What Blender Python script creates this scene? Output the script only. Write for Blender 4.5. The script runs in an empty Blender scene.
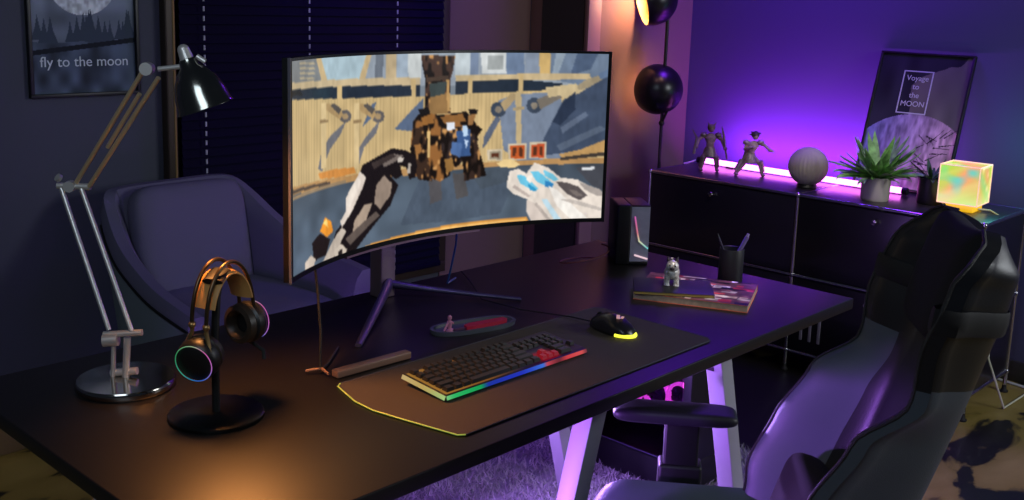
import bpy, bmesh, math, random
import numpy as np
from mathutils import Vector, Matrix
random.seed(7)
PI = math.pi
sc = bpy.context.scene
C = sc.collection

# ---------------- camera ----------------
def lin(c):
    if isinstance(c, str): c = tuple(int(c[i:i+2], 16) for i in (0, 2, 4))
    return tuple((x/255/12.92 if x/255 <= .04045 else ((x/255+.055)/1.055)**2.4) for x in c)
cd = bpy.data.cameras.new('camera'); cam = bpy.data.objects.new('camera', cd); C.objects.link(cam)
yaw, pit, rol = math.radians(47.02), math.radians(10.57), math.radians(1.87)
fwd = Vector((math.sin(yaw)*math.cos(pit), math.cos(yaw)*math.cos(pit), -math.sin(pit)))
rt = Vector((math.cos(yaw), -math.sin(yaw), 0)); up = rt.cross(fwd)
r2 = math.cos(rol)*rt + math.sin(rol)*up; u2 = -math.sin(rol)*rt + math.cos(rol)*up
m = Matrix((r2, u2, -fwd)).transposed().to_4x4(); m.translation = Vector((0, 0, 1.52))
cam.matrix_world = m
cd.sensor_width = 36; cd.lens = 1053.5/1024*36; cd.shift_y = -55/1024; cd.clip_start = .05
sc.camera = cam
sc.view_settings.view_transform = 'Standard'; sc.view_settings.look = 'None'
sc.view_settings.gamma = 1; sc.view_settings.exposure = 0; sc.view_settings.use_curve_mapping = False

# ---------------- world and lights ----------------
w = bpy.data.worlds.new('world'); sc.world = w; w.use_nodes = True
w.node_tree.nodes['Background'].inputs[0].default_value = (.42, .54, .8, 1)
w.node_tree.nodes['Background'].inputs[1].default_value = .028
def light(name, kind, loc, energy, color, size=.1, target=None, spot=None, blend=.3, size_y=None):
    d = bpy.data.lights.new(name, kind); o = bpy.data.objects.new(name, d); C.objects.link(o)
    o.location = loc; d.energy = energy; d.color = color
    if kind == 'AREA':
        d.size = size
        if size_y: d.shape = 'RECTANGLE'; d.size_y = size_y
    else: d.shadow_soft_size = size
    if spot: d.spot_size = math.radians(spot); d.spot_blend = blend
    if target is not None:
        o.rotation_euler = (Vector(target)-Vector(loc)).to_track_quat('-Z', 'Y').to_euler()
    return o
light('purple_floor_light', 'AREA', (.80, 1.72, .55), 13, (.46, .20, 1), .12, (1.8, 1.1, .35))
light('under_desk_fill', 'AREA', (2.0, 2.0, .66), 36, (.46, .24, 1), .5, (1.9, .9, .45), None, .3, .03)  # added unseen light under the desk, turns chair and rug purple
light('purple_blind_fill', 'SPOT', (2.7, 2.0, 2.6), 50, (.16, .02, 1), .15, (2.75, 3.4, 1.95), 55, .9)  # unseen overhead spot, added for the violet on the blind
light('purple_wall_fill', 'AREA', (4.15, 2.3, 2.6), 26, (.20, .025, 1), .5, (4.55, 2.2, 1.2))  # area light put in overhead to deepen the right wall's violet
light('warm_step_fill', 'SPOT', (2.7, 2.2, 2.7), 12, (1, .5, .40), .12, (3.75, 3.25, 1.5), 40, .6)  # added warm fill for the wall step and the stretch by the blind
light('warm_floor_fill', 'SPOT', (.9, 2.8, 2.5), 14, (1, .8, .5), .1, (.95, 3.05, 0), 24, .5)  # extra unseen spot that brightens the floor behind the desk at left
light('violet_desk_fill', 'SPOT', (3.0, 1.75, 2.6), 300, (.14, .02, 1), .1, (2.68, 1.42, .74), 15, 1)  # added to give the right end of the desk its violet cast
light('monitor_back_light', 'POINT', (1.70, 1.90, 1.05), .8, (.25, .08, 1), .04)
light('purple_chair_fill', 'SPOT', (.80, 1.70, .58), 60, (.40, .12, 1), .03, (1.86, 1.02, .62), 34, .4)  # extra spot added beside the purple light to reach the chair wing
light('warm_corner_fill', 'SPOT', (3.5, 2.0, 2.5), 16, (1, .52, .30), .1, (4.08, 3.05, 1.25), 30, .5)  # added wash that spreads the floor lamp's warmth over the corner wall
light('sideboard_fill', 'SPOT', (2.6, 1.0, 2.5), 62, (1, .88, .8), .15, (4.1, 2.0, .88), 32, .7)  # unseen fill added to lift the things on the sideboard
light('magazine_fill', 'SPOT', (2.2, .9, 2.6), 75, (1, .8, .66), .08, (2.40, 1.53, .75), 13, .6)  # narrow spot added only to brighten the magazine
light('cool_room_fill', 'AREA', (-.4, .4, 2.3), 15, (.70, .85, 1), 1.0, (1.0, 3.4, .9))  # added ambient fill for the left wall, no fixture behind it
light('soft_side_fill', 'AREA', (3.7, -1.1, 1.9), 34, (.9, .95, 1), .9, (2.9, 1.0, .2))  # unseen soft fill added for the chair back and right floor

# ---------------- materials ----------------
MATS = {}
def mat(name, col, rough=.5, metal=0, emit=None, es=0, noise=0, nscale=40, bump=0, bscale=200, spec=None, coat=0, trans=0, sheen=0, alpha=1):
    if name in MATS: return MATS[name]
    mt = bpy.data.materials.new(name); mt.use_nodes = True; nt = mt.node_tree; b = nt.nodes['Principled BSDF']
    c = lin(col)
    b.inputs['Base Color'].default_value = (*c, 1); b.inputs['Roughness'].default_value = rough; b.inputs['Metallic'].default_value = metal
    if spec is not None: b.inputs['Specular IOR Level'].default_value = spec
    if coat: b.inputs['Coat Weight'].default_value = coat
    if trans: b.inputs['Transmission Weight'].default_value = trans
    if sheen: b.inputs['Sheen Weight'].default_value = sheen; b.inputs['Sheen Roughness'].default_value = .4
    if alpha < 1: b.inputs['Alpha'].default_value = alpha
    if emit: b.inputs['Emission Color'].default_value = (*lin(emit), 1); b.inputs['Emission Strength'].default_value = es
    tc = nt.nodes.new('ShaderNodeTexCoord')
    if noise:
        n = nt.nodes.new('ShaderNodeTexNoise'); n.inputs['Scale'].default_value = nscale; n.inputs['Detail'].default_value = 6
        nt.links.new(tc.outputs['Object'], n.inputs['Vector'])
        r = nt.nodes.new('ShaderNodeValToRGB')
        r.color_ramp.elements[0].position = .3; r.color_ramp.elements[1].position = .7
        r.color_ramp.elements[0].color = (*[x*(1-noise) for x in c], 1); r.color_ramp.elements[1].color = (*[min(1, x*(1+noise)) for x in c], 1)
        nt.links.new(n.outputs['Fac'], r.inputs[0]); nt.links.new(r.outputs[0], b.inputs['Base Color'])
    if bump:
        n2 = nt.nodes.new('ShaderNodeTexNoise'); n2.inputs['Scale'].default_value = bscale; n2.inputs['Detail'].default_value = 4
        nt.links.new(tc.outputs['Object'], n2.inputs['Vector'])
        bp = nt.nodes.new('ShaderNodeBump'); bp.inputs['Strength'].default_value = bump; bp.inputs['Distance'].default_value = .002
        nt.links.new(n2.outputs['Fac'], bp.inputs['Height']); nt.links.new(bp.outputs[0], b.inputs['Normal'])
    MATS[name] = mt; return mt
def vmat(name, rough=.5, emit=0, spec=.3, layer='col'):
    if name in MATS: return MATS[name]
    mt = bpy.data.materials.new(name); mt.use_nodes = True; nt = mt.node_tree; b = nt.nodes['Principled BSDF']
    a = nt.nodes.new('ShaderNodeAttribute'); a.attribute_name = layer
    b.inputs['Roughness'].default_value = rough; b.inputs['Specular IOR Level'].default_value = spec
    if emit:
        b.inputs['Base Color'].default_value = (0, 0, 0, 1)
        nt.links.new(a.outputs['Color'], b.inputs['Emission Color']); b.inputs['Emission Strength'].default_value = emit
    else: nt.links.new(a.outputs['Color'], b.inputs['Base Color'])
    MATS[name] = mt; return mt

# ---------------- mesh builder ----------------
class MB:
    def __init__(s): s.v = []; s.f = []; s.mi = []; s.sm = []; s.T = Matrix.Identity(4)
    def add(s, vs, fs, mi=0, smooth=False):
        n = len(s.v); s.v += [tuple(s.T @ Vector(p)) for p in vs]
        for f in fs: s.f.append(tuple(n+i for i in f)); s.mi.append(mi); s.sm.append(smooth)
        return s
    def box(s, x0, x1, y0, y1, z0, z1, bev=0, mi=0):
        if bev <= 0:
            vs = [(x, y, z) for z in (z0, z1) for y in (y0, y1) for x in (x0, x1)]
            return s.add(vs, [(0, 2, 3, 1), (4, 5, 7, 6), (0, 1, 5, 4), (2, 6, 7, 3), (0, 4, 6, 2), (1, 3, 7, 5)], mi)
        bm = bmesh.new(); bmesh.ops.create_cube(bm, size=1)
        for v in bm.verts: v.co = Vector(((x0+x1)/2+v.co.x*(x1-x0), (y0+y1)/2+v.co.y*(y1-y0), (z0+z1)/2+v.co.z*(z1-z0)))
        bmesh.ops.bevel(bm, geom=bm.edges[:], offset=bev, segments=3, affect='EDGES', profile=.5)
        bm.verts.index_update(); s.add([v.co for v in bm.verts], [tuple(v.index for v in f.verts) for f in bm.faces], mi, True); bm.free(); return s
    def obox(s, c, ax, ay, az, sx, sy, sz, bev=0, mi=0):     # box about c with half sizes along axes
        T0 = s.T.copy(); M_ = Matrix((Vector(ax).normalized(), Vector(ay).normalized(), Vector(az).normalized())).transposed().to_4x4(); M_.translation = Vector(c)
        s.T = T0 @ M_; s.box(-sx, sx, -sy, sy, -sz, sz, bev, mi); s.T = T0; return s
    def bar(s, a, b, w, h, upv=(0, 0, 1), bev=0, mi=0):
        a = Vector(a); b = Vector(b); d = (b-a).normalized(); x = d.cross(Vector(upv))
        if x.length < 1e-4: x = d.cross(Vector((0, 1, 0)))
        x.normalize(); z = x.cross(d)
        return s.obox((a+b)/2, x, d, z, w/2, (b-a).length/2, h/2, bev, mi)
    def tube(s, pts, r, n=12, closed=False, mi=0, flat=None):
        pts = [Vector(p) for p in pts]; k = len(pts); rs = r if isinstance(r, (list, tuple)) else [r]*k
        vs = []; nrm = None
        for i, p in enumerate(pts):
            if closed: t = (pts[(i+1) % k]-pts[i-1])
            else: t = pts[min(i+1, k-1)]-pts[max(i-1, 0)]
            t.normalize()
            if nrm is None: nrm = t.orthogonal().normalized() if flat is None else (Vector(flat)-t*t.dot(Vector(flat))).normalized()
            nrm = (nrm-t*nrm.dot(t)).normalized(); bn = t.cross(nrm)
            for j in range(n):
                a = 2*PI*j/n; rr = rs[i]
                ra, rb = rr if isinstance(rr, tuple) else (rr, rr)
                vs.append(p+nrm*math.cos(a)*ra+bn*math.sin(a)*rb)
        fs = []
        for i in range(k if closed else k-1):
            for j in range(n): fs.append((i*n+j, i*n+(j+1) % n, ((i+1) % k)*n+(j+1) % n, ((i+1) % k)*n+j))
        if not closed: fs.append(tuple(range(n))[::-1]); fs.append(tuple((k-1)*n+j for j in range(n)))
        return s.add(vs, fs, mi, True)
    def lathe(s, prof, n=32, c=(0, 0, 0), axis=(0, 0, 1), mi=0, a0=0, a1=2*PI):
        ax = Vector(axis).normalized(); x = ax.orthogonal().normalized(); y = ax.cross(x); c = Vector(c)
        vs = []; full = abs(a1-a0-2*PI) < 1e-6; m_ = n if full else n+1
        for r, z in prof:
            for j in range(m_):
                a = a0+(a1-a0)*j/n; vs.append(c+ax*z+x*r*math.cos(a)+y*r*math.sin(a))
        fs = []
        for i in range(len(prof)-1):
            for j in range(n):
                fs.append((i*m_+j, i*m_+(j+1) % m_, (i+1)*m_+(j+1) % m_, (i+1)*m_+j))
        return s.add(vs, fs, mi, True)
    def ball(s, c, r, n=16, mi=0):
        rx, ry, rz = r if isinstance(r, (tuple, list)) else (r, r, r); vs = [(c[0], c[1], c[2]-rz)]; k = n//2
        for i in range(1, k):
            t = -PI/2+PI*i/k
            for j in range(n): vs.append((c[0]+rx*math.cos(t)*math.cos(2*PI*j/n), c[1]+ry*math.cos(t)*math.sin(2*PI*j/n), c[2]+rz*math.sin(t)))
        vs.append((c[0], c[1], c[2]+rz)); fs = []
        for j in range(n): fs.append((0, 1+(j+1) % n, 1+j)); fs.append((len(vs)-1, 1+(k-2)*n+j, 1+(k-2)*n+(j+1) % n))
        for i in range(k-2):
            for j in range(n): fs.append((1+i*n+j, 1+i*n+(j+1) % n, 1+(i+1)*n+(j+1) % n, 1+(i+1)*n+j))
        return s.add(vs, fs, mi, True)
    def prism(s, poly, z0, z1, mi=0, smooth=False):
        n = len(poly); vs = [(x, y, z0) for x, y in poly]+[(x, y, z1) for x, y in poly]
        return s.add(vs, [tuple(range(n))[::-1], tuple(range(n, 2*n))]+[(i, (i+1) % n, n+(i+1) % n, n+i) for i in range(n)], mi, smooth)
    def grid(s, fn, nu, nv, mi=0, smooth=True, flip=False):
        vs = [fn(i/nu, j/nv) for j in range(nv+1) for i in range(nu+1)]; fs = []
        for j in range(nv):
            for i in range(nu):
                a = j*(nu+1)+i; q = (a, a+1, a+nu+2, a+nu+1); fs.append(q[::-1] if flip else q)
        return s.add(vs, fs, mi, smooth)
    def shell(s, F, B, nu, nv, mfn=None):    # closed solid between two grids
        n = len(s.v); s.v += [tuple(s.T @ Vector(F(i/nu, j/nv))) for j in range(nv+1) for i in range(nu+1)]
        k = (nu+1)*(nv+1); s.v += [tuple(s.T @ Vector(B(i/nu, j/nv))) for j in range(nv+1) for i in range(nu+1)]
        def put(f, mi): s.f.append(tuple(n+q for q in f)); s.mi.append(mi); s.sm.append(True)
        for j in range(nv):
            for i in range(nu):
                a = j*(nu+1)+i; mm = mfn((i+.5)/nu, (j+.5)/nv, 0) if mfn else 0; mb = mfn((i+.5)/nu, (j+.5)/nv, 1) if mfn else 0
                put((a, a+1, a+nu+2, a+nu+1), mm); put((k+a, k+a+nu+1, k+a+nu+2, k+a+1), mb)
        for i in range(nu):
            put((i, k+i, k+i+1, i+1), mfn((i+.5)/nu, 0, 1) if mfn else 0); a = nv*(nu+1)+i; put((a, a+1, k+a+1, k+a), mfn((i+.5)/nu, 1, 1) if mfn else 0)
        for j in range(nv):
            a = j*(nu+1); put((a, a+nu+1, k+a+nu+1, k+a), mfn(0, (j+.5)/nv, 1) if mfn else 0); a += nu; put((a, k+a, k+a+nu+1, a+nu+1), mfn(1, (j+.5)/nv, 1) if mfn else 0)
        return s
    def each(s, name, ms, parent=None, label=None):      # every loose piece becomes an object of its own
        up_ = list(range(len(s.v)))
        def root(i):
            while up_[i] != i: up_[i] = up_[up_[i]]; i = up_[i]
            return i
        for f in s.f:
            a = root(f[0])
            for i in f[1:]: up_[root(i)] = a
        parts = {}
        for k, f in enumerate(s.f): parts.setdefault(root(f[0]), []).append(k)
        out = []
        for fs in parts.values():
            b = MB(); ids = {}
            for k in fs:
                for i in s.f[k]:
                    if i not in ids: ids[i] = len(b.v); b.v.append(s.v[i])
                b.f.append(tuple(ids[i] for i in s.f[k])); b.mi.append(s.mi[k]); b.sm.append(s.sm[k])
            out.append(b.build(name, ms, parent, label))
        return out
    def build(s, name, ms, parent=None, label=None, recalc=True):
        me = bpy.data.meshes.new(name); me.from_pydata(s.v, [], s.f)
        for mm in (ms if isinstance(ms, (list, tuple)) else [ms]): me.materials.append(mm)
        me.polygons.foreach_set('material_index', s.mi); me.polygons.foreach_set('use_smooth', s.sm); me.update()
        if recalc:
            bm = bmesh.new(); bm.from_mesh(me); bmesh.ops.recalc_face_normals(bm, faces=bm.faces[:])
            for e in bm.edges:
                if len(e.link_faces) == 2 and e.calc_face_angle(0) > .75: e.smooth = False
            bm.to_mesh(me); bm.free()
        o = bpy.data.objects.new(name, me); C.objects.link(o)
        if parent is not None: o.parent = parent
        if label: o['label'] = label
        return o
def thing(name, label, cat, loc=(0, 0, 0), rz=0, group=None):
    o = bpy.data.objects.new(name, None); o.empty_display_size = .05; C.objects.link(o); o.location = loc; o.rotation_euler = (0, 0, rz)
    o['label'] = label; o['category'] = cat
    if group: o['group'] = group
    return o
def tag(o, label, cat, group=None):
    o['label'] = label; o['category'] = cat
    if group: o['group'] = group
    return o
def struct(o): o['kind'] = 'structure'; return o
def painted(name, m_, fn, nu, nv, colors, parent, flip=False):
    """a flat or curved picture surface whose colours are laid on its own grid"""
    b = MB(); b.grid(fn, nu, nv, flip=flip); o = b.build(name, m_, parent, recalc=False)
    ca = o.data.color_attributes.new('col', 'FLOAT_COLOR', 'POINT')
    a = np.ones((len(o.data.vertices), 4), dtype=np.float32); a[:, :3] = colors; ca.data.foreach_set('color', a.ravel()); return o
def s2l(a): a = np.clip(a, 0, 255)/255; return np.where(a <= .04045, a/12.92, ((a+.055)/1.055)**2.4)
def inside(X, Y, pts):
    r = np.zeros(X.shape, bool); n = len(pts)
    for i in range(n):
        x0, y0 = pts[i]; x1, y1 = pts[i-1]
        if y0 == y1: continue
        r ^= ((y0 > Y) != (y1 > Y)) & (X < (x1-x0)*(Y-y0)/(y1-y0)+x0)
    return r
def vnoise(X, Y, f, seed):
    rs = np.random.RandomState(seed); g = rs.rand(64, 64); x = X*f; y = Y*f; xi = np.floor(x).astype(int); yi = np.floor(y).astype(int); a = x-xi; b = y-yi
    a = a*a*(3-2*a); b = b*b*(3-2*b); G = lambda i, j: g[i % 64, j % 64]
    return (G(xi, yi)*(1-a)+G(xi+1, yi)*a)*(1-b)+(G(xi, yi+1)*(1-a)+G(xi+1, yi+1)*a)*b
def text(name, body, size, m_, parent, loc, rot, align='CENTER', font_scale=(1, 1)):
    cu = bpy.data.curves.new(name, 'FONT'); cu.body = body; cu.size = size; cu.align_x = align; cu.extrude = .0006; cu.space_line = 1.15
    o = bpy.data.objects.new(name, cu); C.objects.link(o); bpy.context.view_layer.update()
    me = bpy.data.meshes.new_from_object(o.evaluated_get(bpy.context.evaluated_depsgraph_get())); bpy.data.objects.remove(o)
    o = bpy.data.objects.new(name, me); me.materials.clear(); me.materials.append(m_); C.objects.link(o); o.parent = parent; o.location = loc; o.rotation_euler = rot; return o

# ---------------- the room ----------------
XW, YF, YB, XS = 4.57, 3.051, 3.4, 3.741
wall_m = mat('dark_blue_paint', (74, 76, 92), .75, bump=.15, bscale=60)
wall_r = mat('grey_blue_paint', (78, 74, 108), .7, bump=.15, bscale=60)
wall_p = mat('dusky_rose_paint', (112, 88, 84), .75, bump=.15, bscale=60)
fm = bpy.data.materials.new('stained_concrete'); fm.use_nodes = True
nt = fm.node_tree; b = nt.nodes['Principled BSDF']; tc = nt.nodes.new('ShaderNodeTexCoord')
n1 = nt.nodes.new('ShaderNodeTexNoise'); n1.inputs['Scale'].default_value = 2.6; n1.inputs['Detail'].default_value = 9; n1.inputs['Distortion'].default_value = .6
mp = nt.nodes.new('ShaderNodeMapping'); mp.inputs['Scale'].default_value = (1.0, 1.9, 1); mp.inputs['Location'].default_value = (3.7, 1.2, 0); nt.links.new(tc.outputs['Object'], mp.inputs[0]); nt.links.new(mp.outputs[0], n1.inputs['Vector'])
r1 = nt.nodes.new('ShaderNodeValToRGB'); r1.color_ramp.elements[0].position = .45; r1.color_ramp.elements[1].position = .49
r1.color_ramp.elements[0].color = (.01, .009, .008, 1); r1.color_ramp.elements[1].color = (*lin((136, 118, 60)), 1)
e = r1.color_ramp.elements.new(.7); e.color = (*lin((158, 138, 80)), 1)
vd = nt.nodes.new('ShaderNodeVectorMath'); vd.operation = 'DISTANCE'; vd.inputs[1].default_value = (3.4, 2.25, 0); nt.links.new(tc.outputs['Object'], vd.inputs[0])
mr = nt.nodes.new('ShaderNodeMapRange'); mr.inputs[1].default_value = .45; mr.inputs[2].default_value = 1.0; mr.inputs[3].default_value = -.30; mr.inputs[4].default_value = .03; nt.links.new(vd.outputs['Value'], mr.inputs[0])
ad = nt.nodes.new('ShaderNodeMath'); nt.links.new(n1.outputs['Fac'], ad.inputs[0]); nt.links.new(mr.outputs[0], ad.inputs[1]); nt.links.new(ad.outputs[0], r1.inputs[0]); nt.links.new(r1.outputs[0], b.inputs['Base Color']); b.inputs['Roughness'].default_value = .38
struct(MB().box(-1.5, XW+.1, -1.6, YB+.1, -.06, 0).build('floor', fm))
struct(MB().box(-1.5, XS+.02, YB, YB+.1, 0, 2.8).build('wall_back', wall_m))
struct(MB().box(XS, XW+.1, YF, YB+.1, 0, 2.8).build('wall_left', wall_p))
struct(MB().box(XW, XW+.1, -1.6, YF, 0, 2.8).build('wall_right', wall_r))
bb = mat('dark_baseboard', (52, 48, 46), .5)
struct(MB().box(-1.5, XS, YB-.014, YB, 0, .13, .003).build('baseboard_back', mat('wooden_baseboard', (140, 116, 78), .55, noise=.15, nscale=8)))
struct(MB().box(XW-.014, XW, -1.6, YF, 0, .09, .003).build('baseboard_right', bb))
# dark sheet colouring in the shade on the wall step's side, and the trim at its edge
struct(MB().box(XS-.012, XS, YF+.02, YB-.08, 0, 2.8).build('trim_2', mat('shaded_step_side', (44, 44, 44), .6)))
struct(MB().box(XS-.014, XS+.075, YF-.014, YF, 0, 2.8, .002).build('trim_3', mat('rose_trim', (140, 108, 112), .55)))
# pinkish wall stretch beside the blind
struct(MB().box(3.175, XS-.012, YB-.006, YB, .13, 2.8).build('trim_4', wall_p))

# window behind the blind
dkm = mat('black_satin', (14, 14, 16), .45)
win = MB(); x0, x1, z0, z1 = 1.88, 3.13, .35, 2.35
win.box(x0-.04, x0, YB-.04, YB, z0, z1, .004).box(x1, x1+.05, YB-.04, YB, z0, z1, .004).box(x0-.04, x1+.05, YB-.04, YB, z1, z1+.05, .004).box(x0-.04, x1+.05, YB-.04, YB, z0-.05, z0, .004)
struct(win.build('window_1', mat('bronze_window_frame', (66, 54, 46), .45, .3)))
struct(MB().box(x0, x1, YB-.012, YB-.008, z0, z1).build('window_2', mat('night_glass', (8, 8, 14), .15)))
bl = thing('window_blind', 'closed dark slatted venetian blind behind the armchair and monitor', 'blind', (x0, YB-.05, 0))
slat = mat('blind_slat', (11, 6, 38), .7, spec=.08)
sl = MB(); z = z0+.01; k = 0
while z < z1-.05:
    sl.bar((.005, -.004, z+.018), (x1-x0-.005, -.004, z+.018), .041, .0018, (0, math.sin(1.32), -math.cos(1.32))); z += .0335
sl.build('slats', slat, bl)
MB().box(0, x1-x0, -.03, .02, z1-.05, z1, .004).build('head_rail', slat, bl)
MB().box(.005, x1-x0-.005, -.018, .012, z0-.01, z0+.012, .003).build('bottom_rail', slat, bl)
cordm = mat('leak_lit_cord', (190, 188, 205), .6)  # white of the dashes stands for light leaking at the cord holes
def cord(x, zt, zb):
    c = MB(); z = zb
    while z < zt: c.tube([(x, -.03, z), (x, -.03, z+.017)], .0035, 6); z += .0335
    c.build('ladder_cord', cordm, bl)
for cx in (.085, .53, .965): cord(cx, z1-.06, z0+.02)
MB().tube([(-.028, -.02, .75), (-.026, -.022, 1.6), (-.028, -.02, 2.3)], .004, 8).build('pull_cord', mat('brass_cord', (150, 118, 70), .5), bl)

# ---------------- desk ----------------
blk = mat('matt_black', (12, 12, 13), .5); glossblk = mat('gloss_black', (10, 10, 11), .15); rub = mat('black_rubber', (14, 14, 15), .7)
deskm = mat('black_desk_laminate', (28, 25, 25), .40, spec=.4, bump=.05, bscale=900)
DX0, DX1, DY0, DY1, DZ = .70, 2.695, 1.215, 2.12, .74
dk = thing('desk', 'long black desk in the middle of the room with white splayed legs', 'desk', (1.7, 1.67, 0))
dk_in = lambda o: (setattr(o, 'location', (-1.7, -1.67, 0)), o)[1]
dk_in(MB().box(DX0, DX1, DY0, DY1, DZ-.03, DZ, .003).build('desktop', deskm, dk))
legm = mat('white_leg_paint', (170, 168, 176), .45)
for ya, yb in ((1.25, 1.25), (1.82, 1.82)):
    for xt, xb in ((1.60, 1.40), (2.07, 2.27)):
        dk_in(MB().bar((xt, ya, DZ-.03), (xb, yb, .0), .045, .045, (0, 1, 0), .002).build('leg', legm, dk))
for xc in (1.6, 2.07): dk_in(MB().bar((xc, 1.25, .69), (xc, 1.82, .69), .035, .03, bev=.002).build('crossbar', mat('black_frame_paint', (14, 14, 15), .5), dk))

# mouse mat
mmat = mat('mousepad_cloth', (74, 64, 58), .85, bump=.6, bscale=1200, noise=.3, nscale=700)
pad = thing('mouse_mat', 'long dark cloth mouse mat with a rounded glowing left edge under the keyboard', 'mouse mat', (0, 0, DZ))
pol = [(1.250, 1.285), (1.225, 1.40), (1.213, 1.47), (1.216, 1.53), (1.240, 1.612), (1.252, 1.622), (2.06, 1.622), (2.075, 1.605), (2.075, 1.285), (2.063, 1.273), (1.262, 1.273)]
MB().prism(pol, .0005, .0045).build('mat_surface', mmat, pad)
MB().tube([(x, y, .0035) for x, y in [(1.262, 1.271), (1.250, 1.280), (1.225, 1.398), (1.211, 1.47), (1.214, 1.53), (1.238, 1.614), (1.252, 1.624)]], .0014, 8).build('glow_edge', mat('glow_piping', (200, 190, 120), .5, emit=(140, 190, 50), es=.4), pad)
MB().tube([(1.262, 1.271, .0035), (1.8, 1.271, .0035), (2.063, 1.271, .0035), (2.077, 1.285, .0035), (2.077, 1.605, .0035), (2.062, 1.624, .0035), (1.6, 1.624, .0035), (1.252, 1.624, .0035)], .0014, 8).build('stitched_edge', mat('grey_stitching', (70, 70, 84), .7), pad)
mod = MB(); mod.obox((1.365, 1.66, .009), (1, -.03, 0), (.03, 1, 0), (0, 0, 1), .098, .011, .008, .003)
mod.tube([(1.262, 1.675, .006), (1.262, 1.70, .012), (1.235, 1.72, .008)], .003, 8)
mod.build('control_box', mat('pale_copper_plastic', (150, 110, 90), .4), pad, 'pale copper coloured bar')

# keyboard
kb = thing('keyboard', 'black full-size keyboard with rainbow lit edge strip on the mouse mat', 'keyboard', (1.338, 1.405, DZ+.006), math.radians(0))
KW, KD = .428, .128; tilt = math.radians(4.5)
TK = Matrix.Rotation(tilt, 4, 'X')
def mk(): b = MB(); b.T = TK.copy(); return b
mk().box(0, KW, 0, KD, 0, .012, .002).build('case', mat('keyboard_case', (22, 22, 26), .4), kb)
nU, nV = 96, 10
U, V = np.meshgrid(np.linspace(0, 1, nU+1), np.linspace(0, 1, nV+1)); U = U.ravel(); V = V.ravel()
def ramp(U, st):
    st = sorted(st); xs = [s_[0] for s_ in st]; return np.stack([np.interp(U, xs, [s_[1][k] for s_ in st]) for k in range(3)], 1)
def tiltp(p): return tuple(TK @ Vector(p))
glow = ramp(U, [(0, (250, 180, 80)), (.3, (200, 130, 64)), (.55, (60, 54, 86)), (.66, (80, 30, 60)), (.70, (210, 24, 50)), (.80, (190, 24, 40)), (.84, (60, 34, 50)), (1, (50, 36, 50))])
glow[(U > .55) & (V > .36)] = (58, 48, 66)
painted('backlight_plate', vmat('keyboard_backlight', emit=.3), lambda u, v: tiltp((.004+u*(KW-.008), .004+v*(KD-.008), .0125)), nU, nV, s2l(glow), kb)
fl = ramp(U, [(0, (150, 235, 150)), (.05, (60, 220, 120)), (.22, (20, 190, 100)), (.27, (30, 60, 190)), (.5, (24, 50, 220)), (.66, (60, 130, 255)), (.69, (235, 70, 90)), (.78, (120, 20, 40)), (.84, (240, 60, 70)), (.96, (255, 90, 90)), (1, (120, 40, 60))])
painted('front_light_strip', vmat('strip_light', emit=.62), lambda u, v: tiltp((u*KW, -.0008-.003*(1-v), .004+.0075*v)), nU, nV, s2l(fl), kb)
painted('side_light_strip', vmat('strip_light'), lambda u, v: tiltp((-.0008-.003*(1-v), (1-u)*KD, .003+.0085*v)), nU, nV, s2l(ramp(U, [(0, (235, 205, 140)), (.5, (225, 195, 110)), (1, (190, 235, 150))])), kb)
keym = mat('keycap_plastic', (40, 37, 36), .42); keyr = mat('red_lit_keycap', (120, 20, 30), .4, emit=(220, 30, 60), es=.2)
kms = {}
def key(x, y, wd, m_=keym):
    kk = (round(wd, 4), m_.name)
    if kk not in kms:
        b = MB(); t = .0022; z1 = .0075; hw = wd/2-.0012; hd = .0078
        vs = [(-hw, -hd, 0), (hw, -hd, 0), (hw, hd, 0), (-hw, hd, 0), (-hw+t, -hd+t, z1), (hw-t, -hd+t, z1), (hw-t, hd-t*.6, z1), (-hw+t, hd-t*.6, z1)]
        b.add(vs, [(3, 2, 1, 0), (4, 5, 6, 7), (0, 1, 5, 4), (1, 2, 6, 5), (2, 3, 7, 6), (3, 0, 4, 7)]); o = b.build('key', m_, kb); kms[kk] = o
    else:
        o = kms[kk].copy(); C.objects.link(o); o.parent = kb
    o.location = tiltp((x, y, .0135)); o.rotation_euler = (tilt, 0, 0)
u_ = .01845; X0 = .0095
rows = [
 [1.25, 1.25, 1.25, 6.25, 1.25, 1.25, 1.25, 1.25],
 [2.25]+[1]*10+[2.75],
 [1.75]+[1]*11+[2.25],
 [1.5]+[1]*12+[1.5],
 [1]*13+[2],
]
for ri, rw in enumerate(rows):
    x = X0; y = .0165+ri*.0196
    for q in rw: key(x+q*u_/2, y, q*u_); x += q*u_
x = X0
y = .0165+5*.0196
for q in [0, 2, 3, 4, 5, 6.5, 7.5, 8.5, 9.5, 11, 12, 13, 14]: key(X0+(q+.5)*u_, y, u_)
xa = X0+15.25*u_
for q in range(3):
    for ri in (3, 4): key(xa+(q+.5)*u_, .0165+ri*.0196, u_)
for q in range(3): key(xa+(q+.5)*u_, .0165, u_, keyr)
key(xa+1.5*u_, .0165+.0196, u_, keyr)
xn = X0+18.5*u_
for q in range(3):
    for ri in range(2, 5): key(xn+(q+.5)*u_, .0165+ri*.0196, u_)
key(xn+3.5*u_*.96, .0165+.0196, u_*.9); key(xn+1*u_, .0165, 2*u_); key(xn+1*u_, .0165+.0196, 2*u_)
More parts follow.
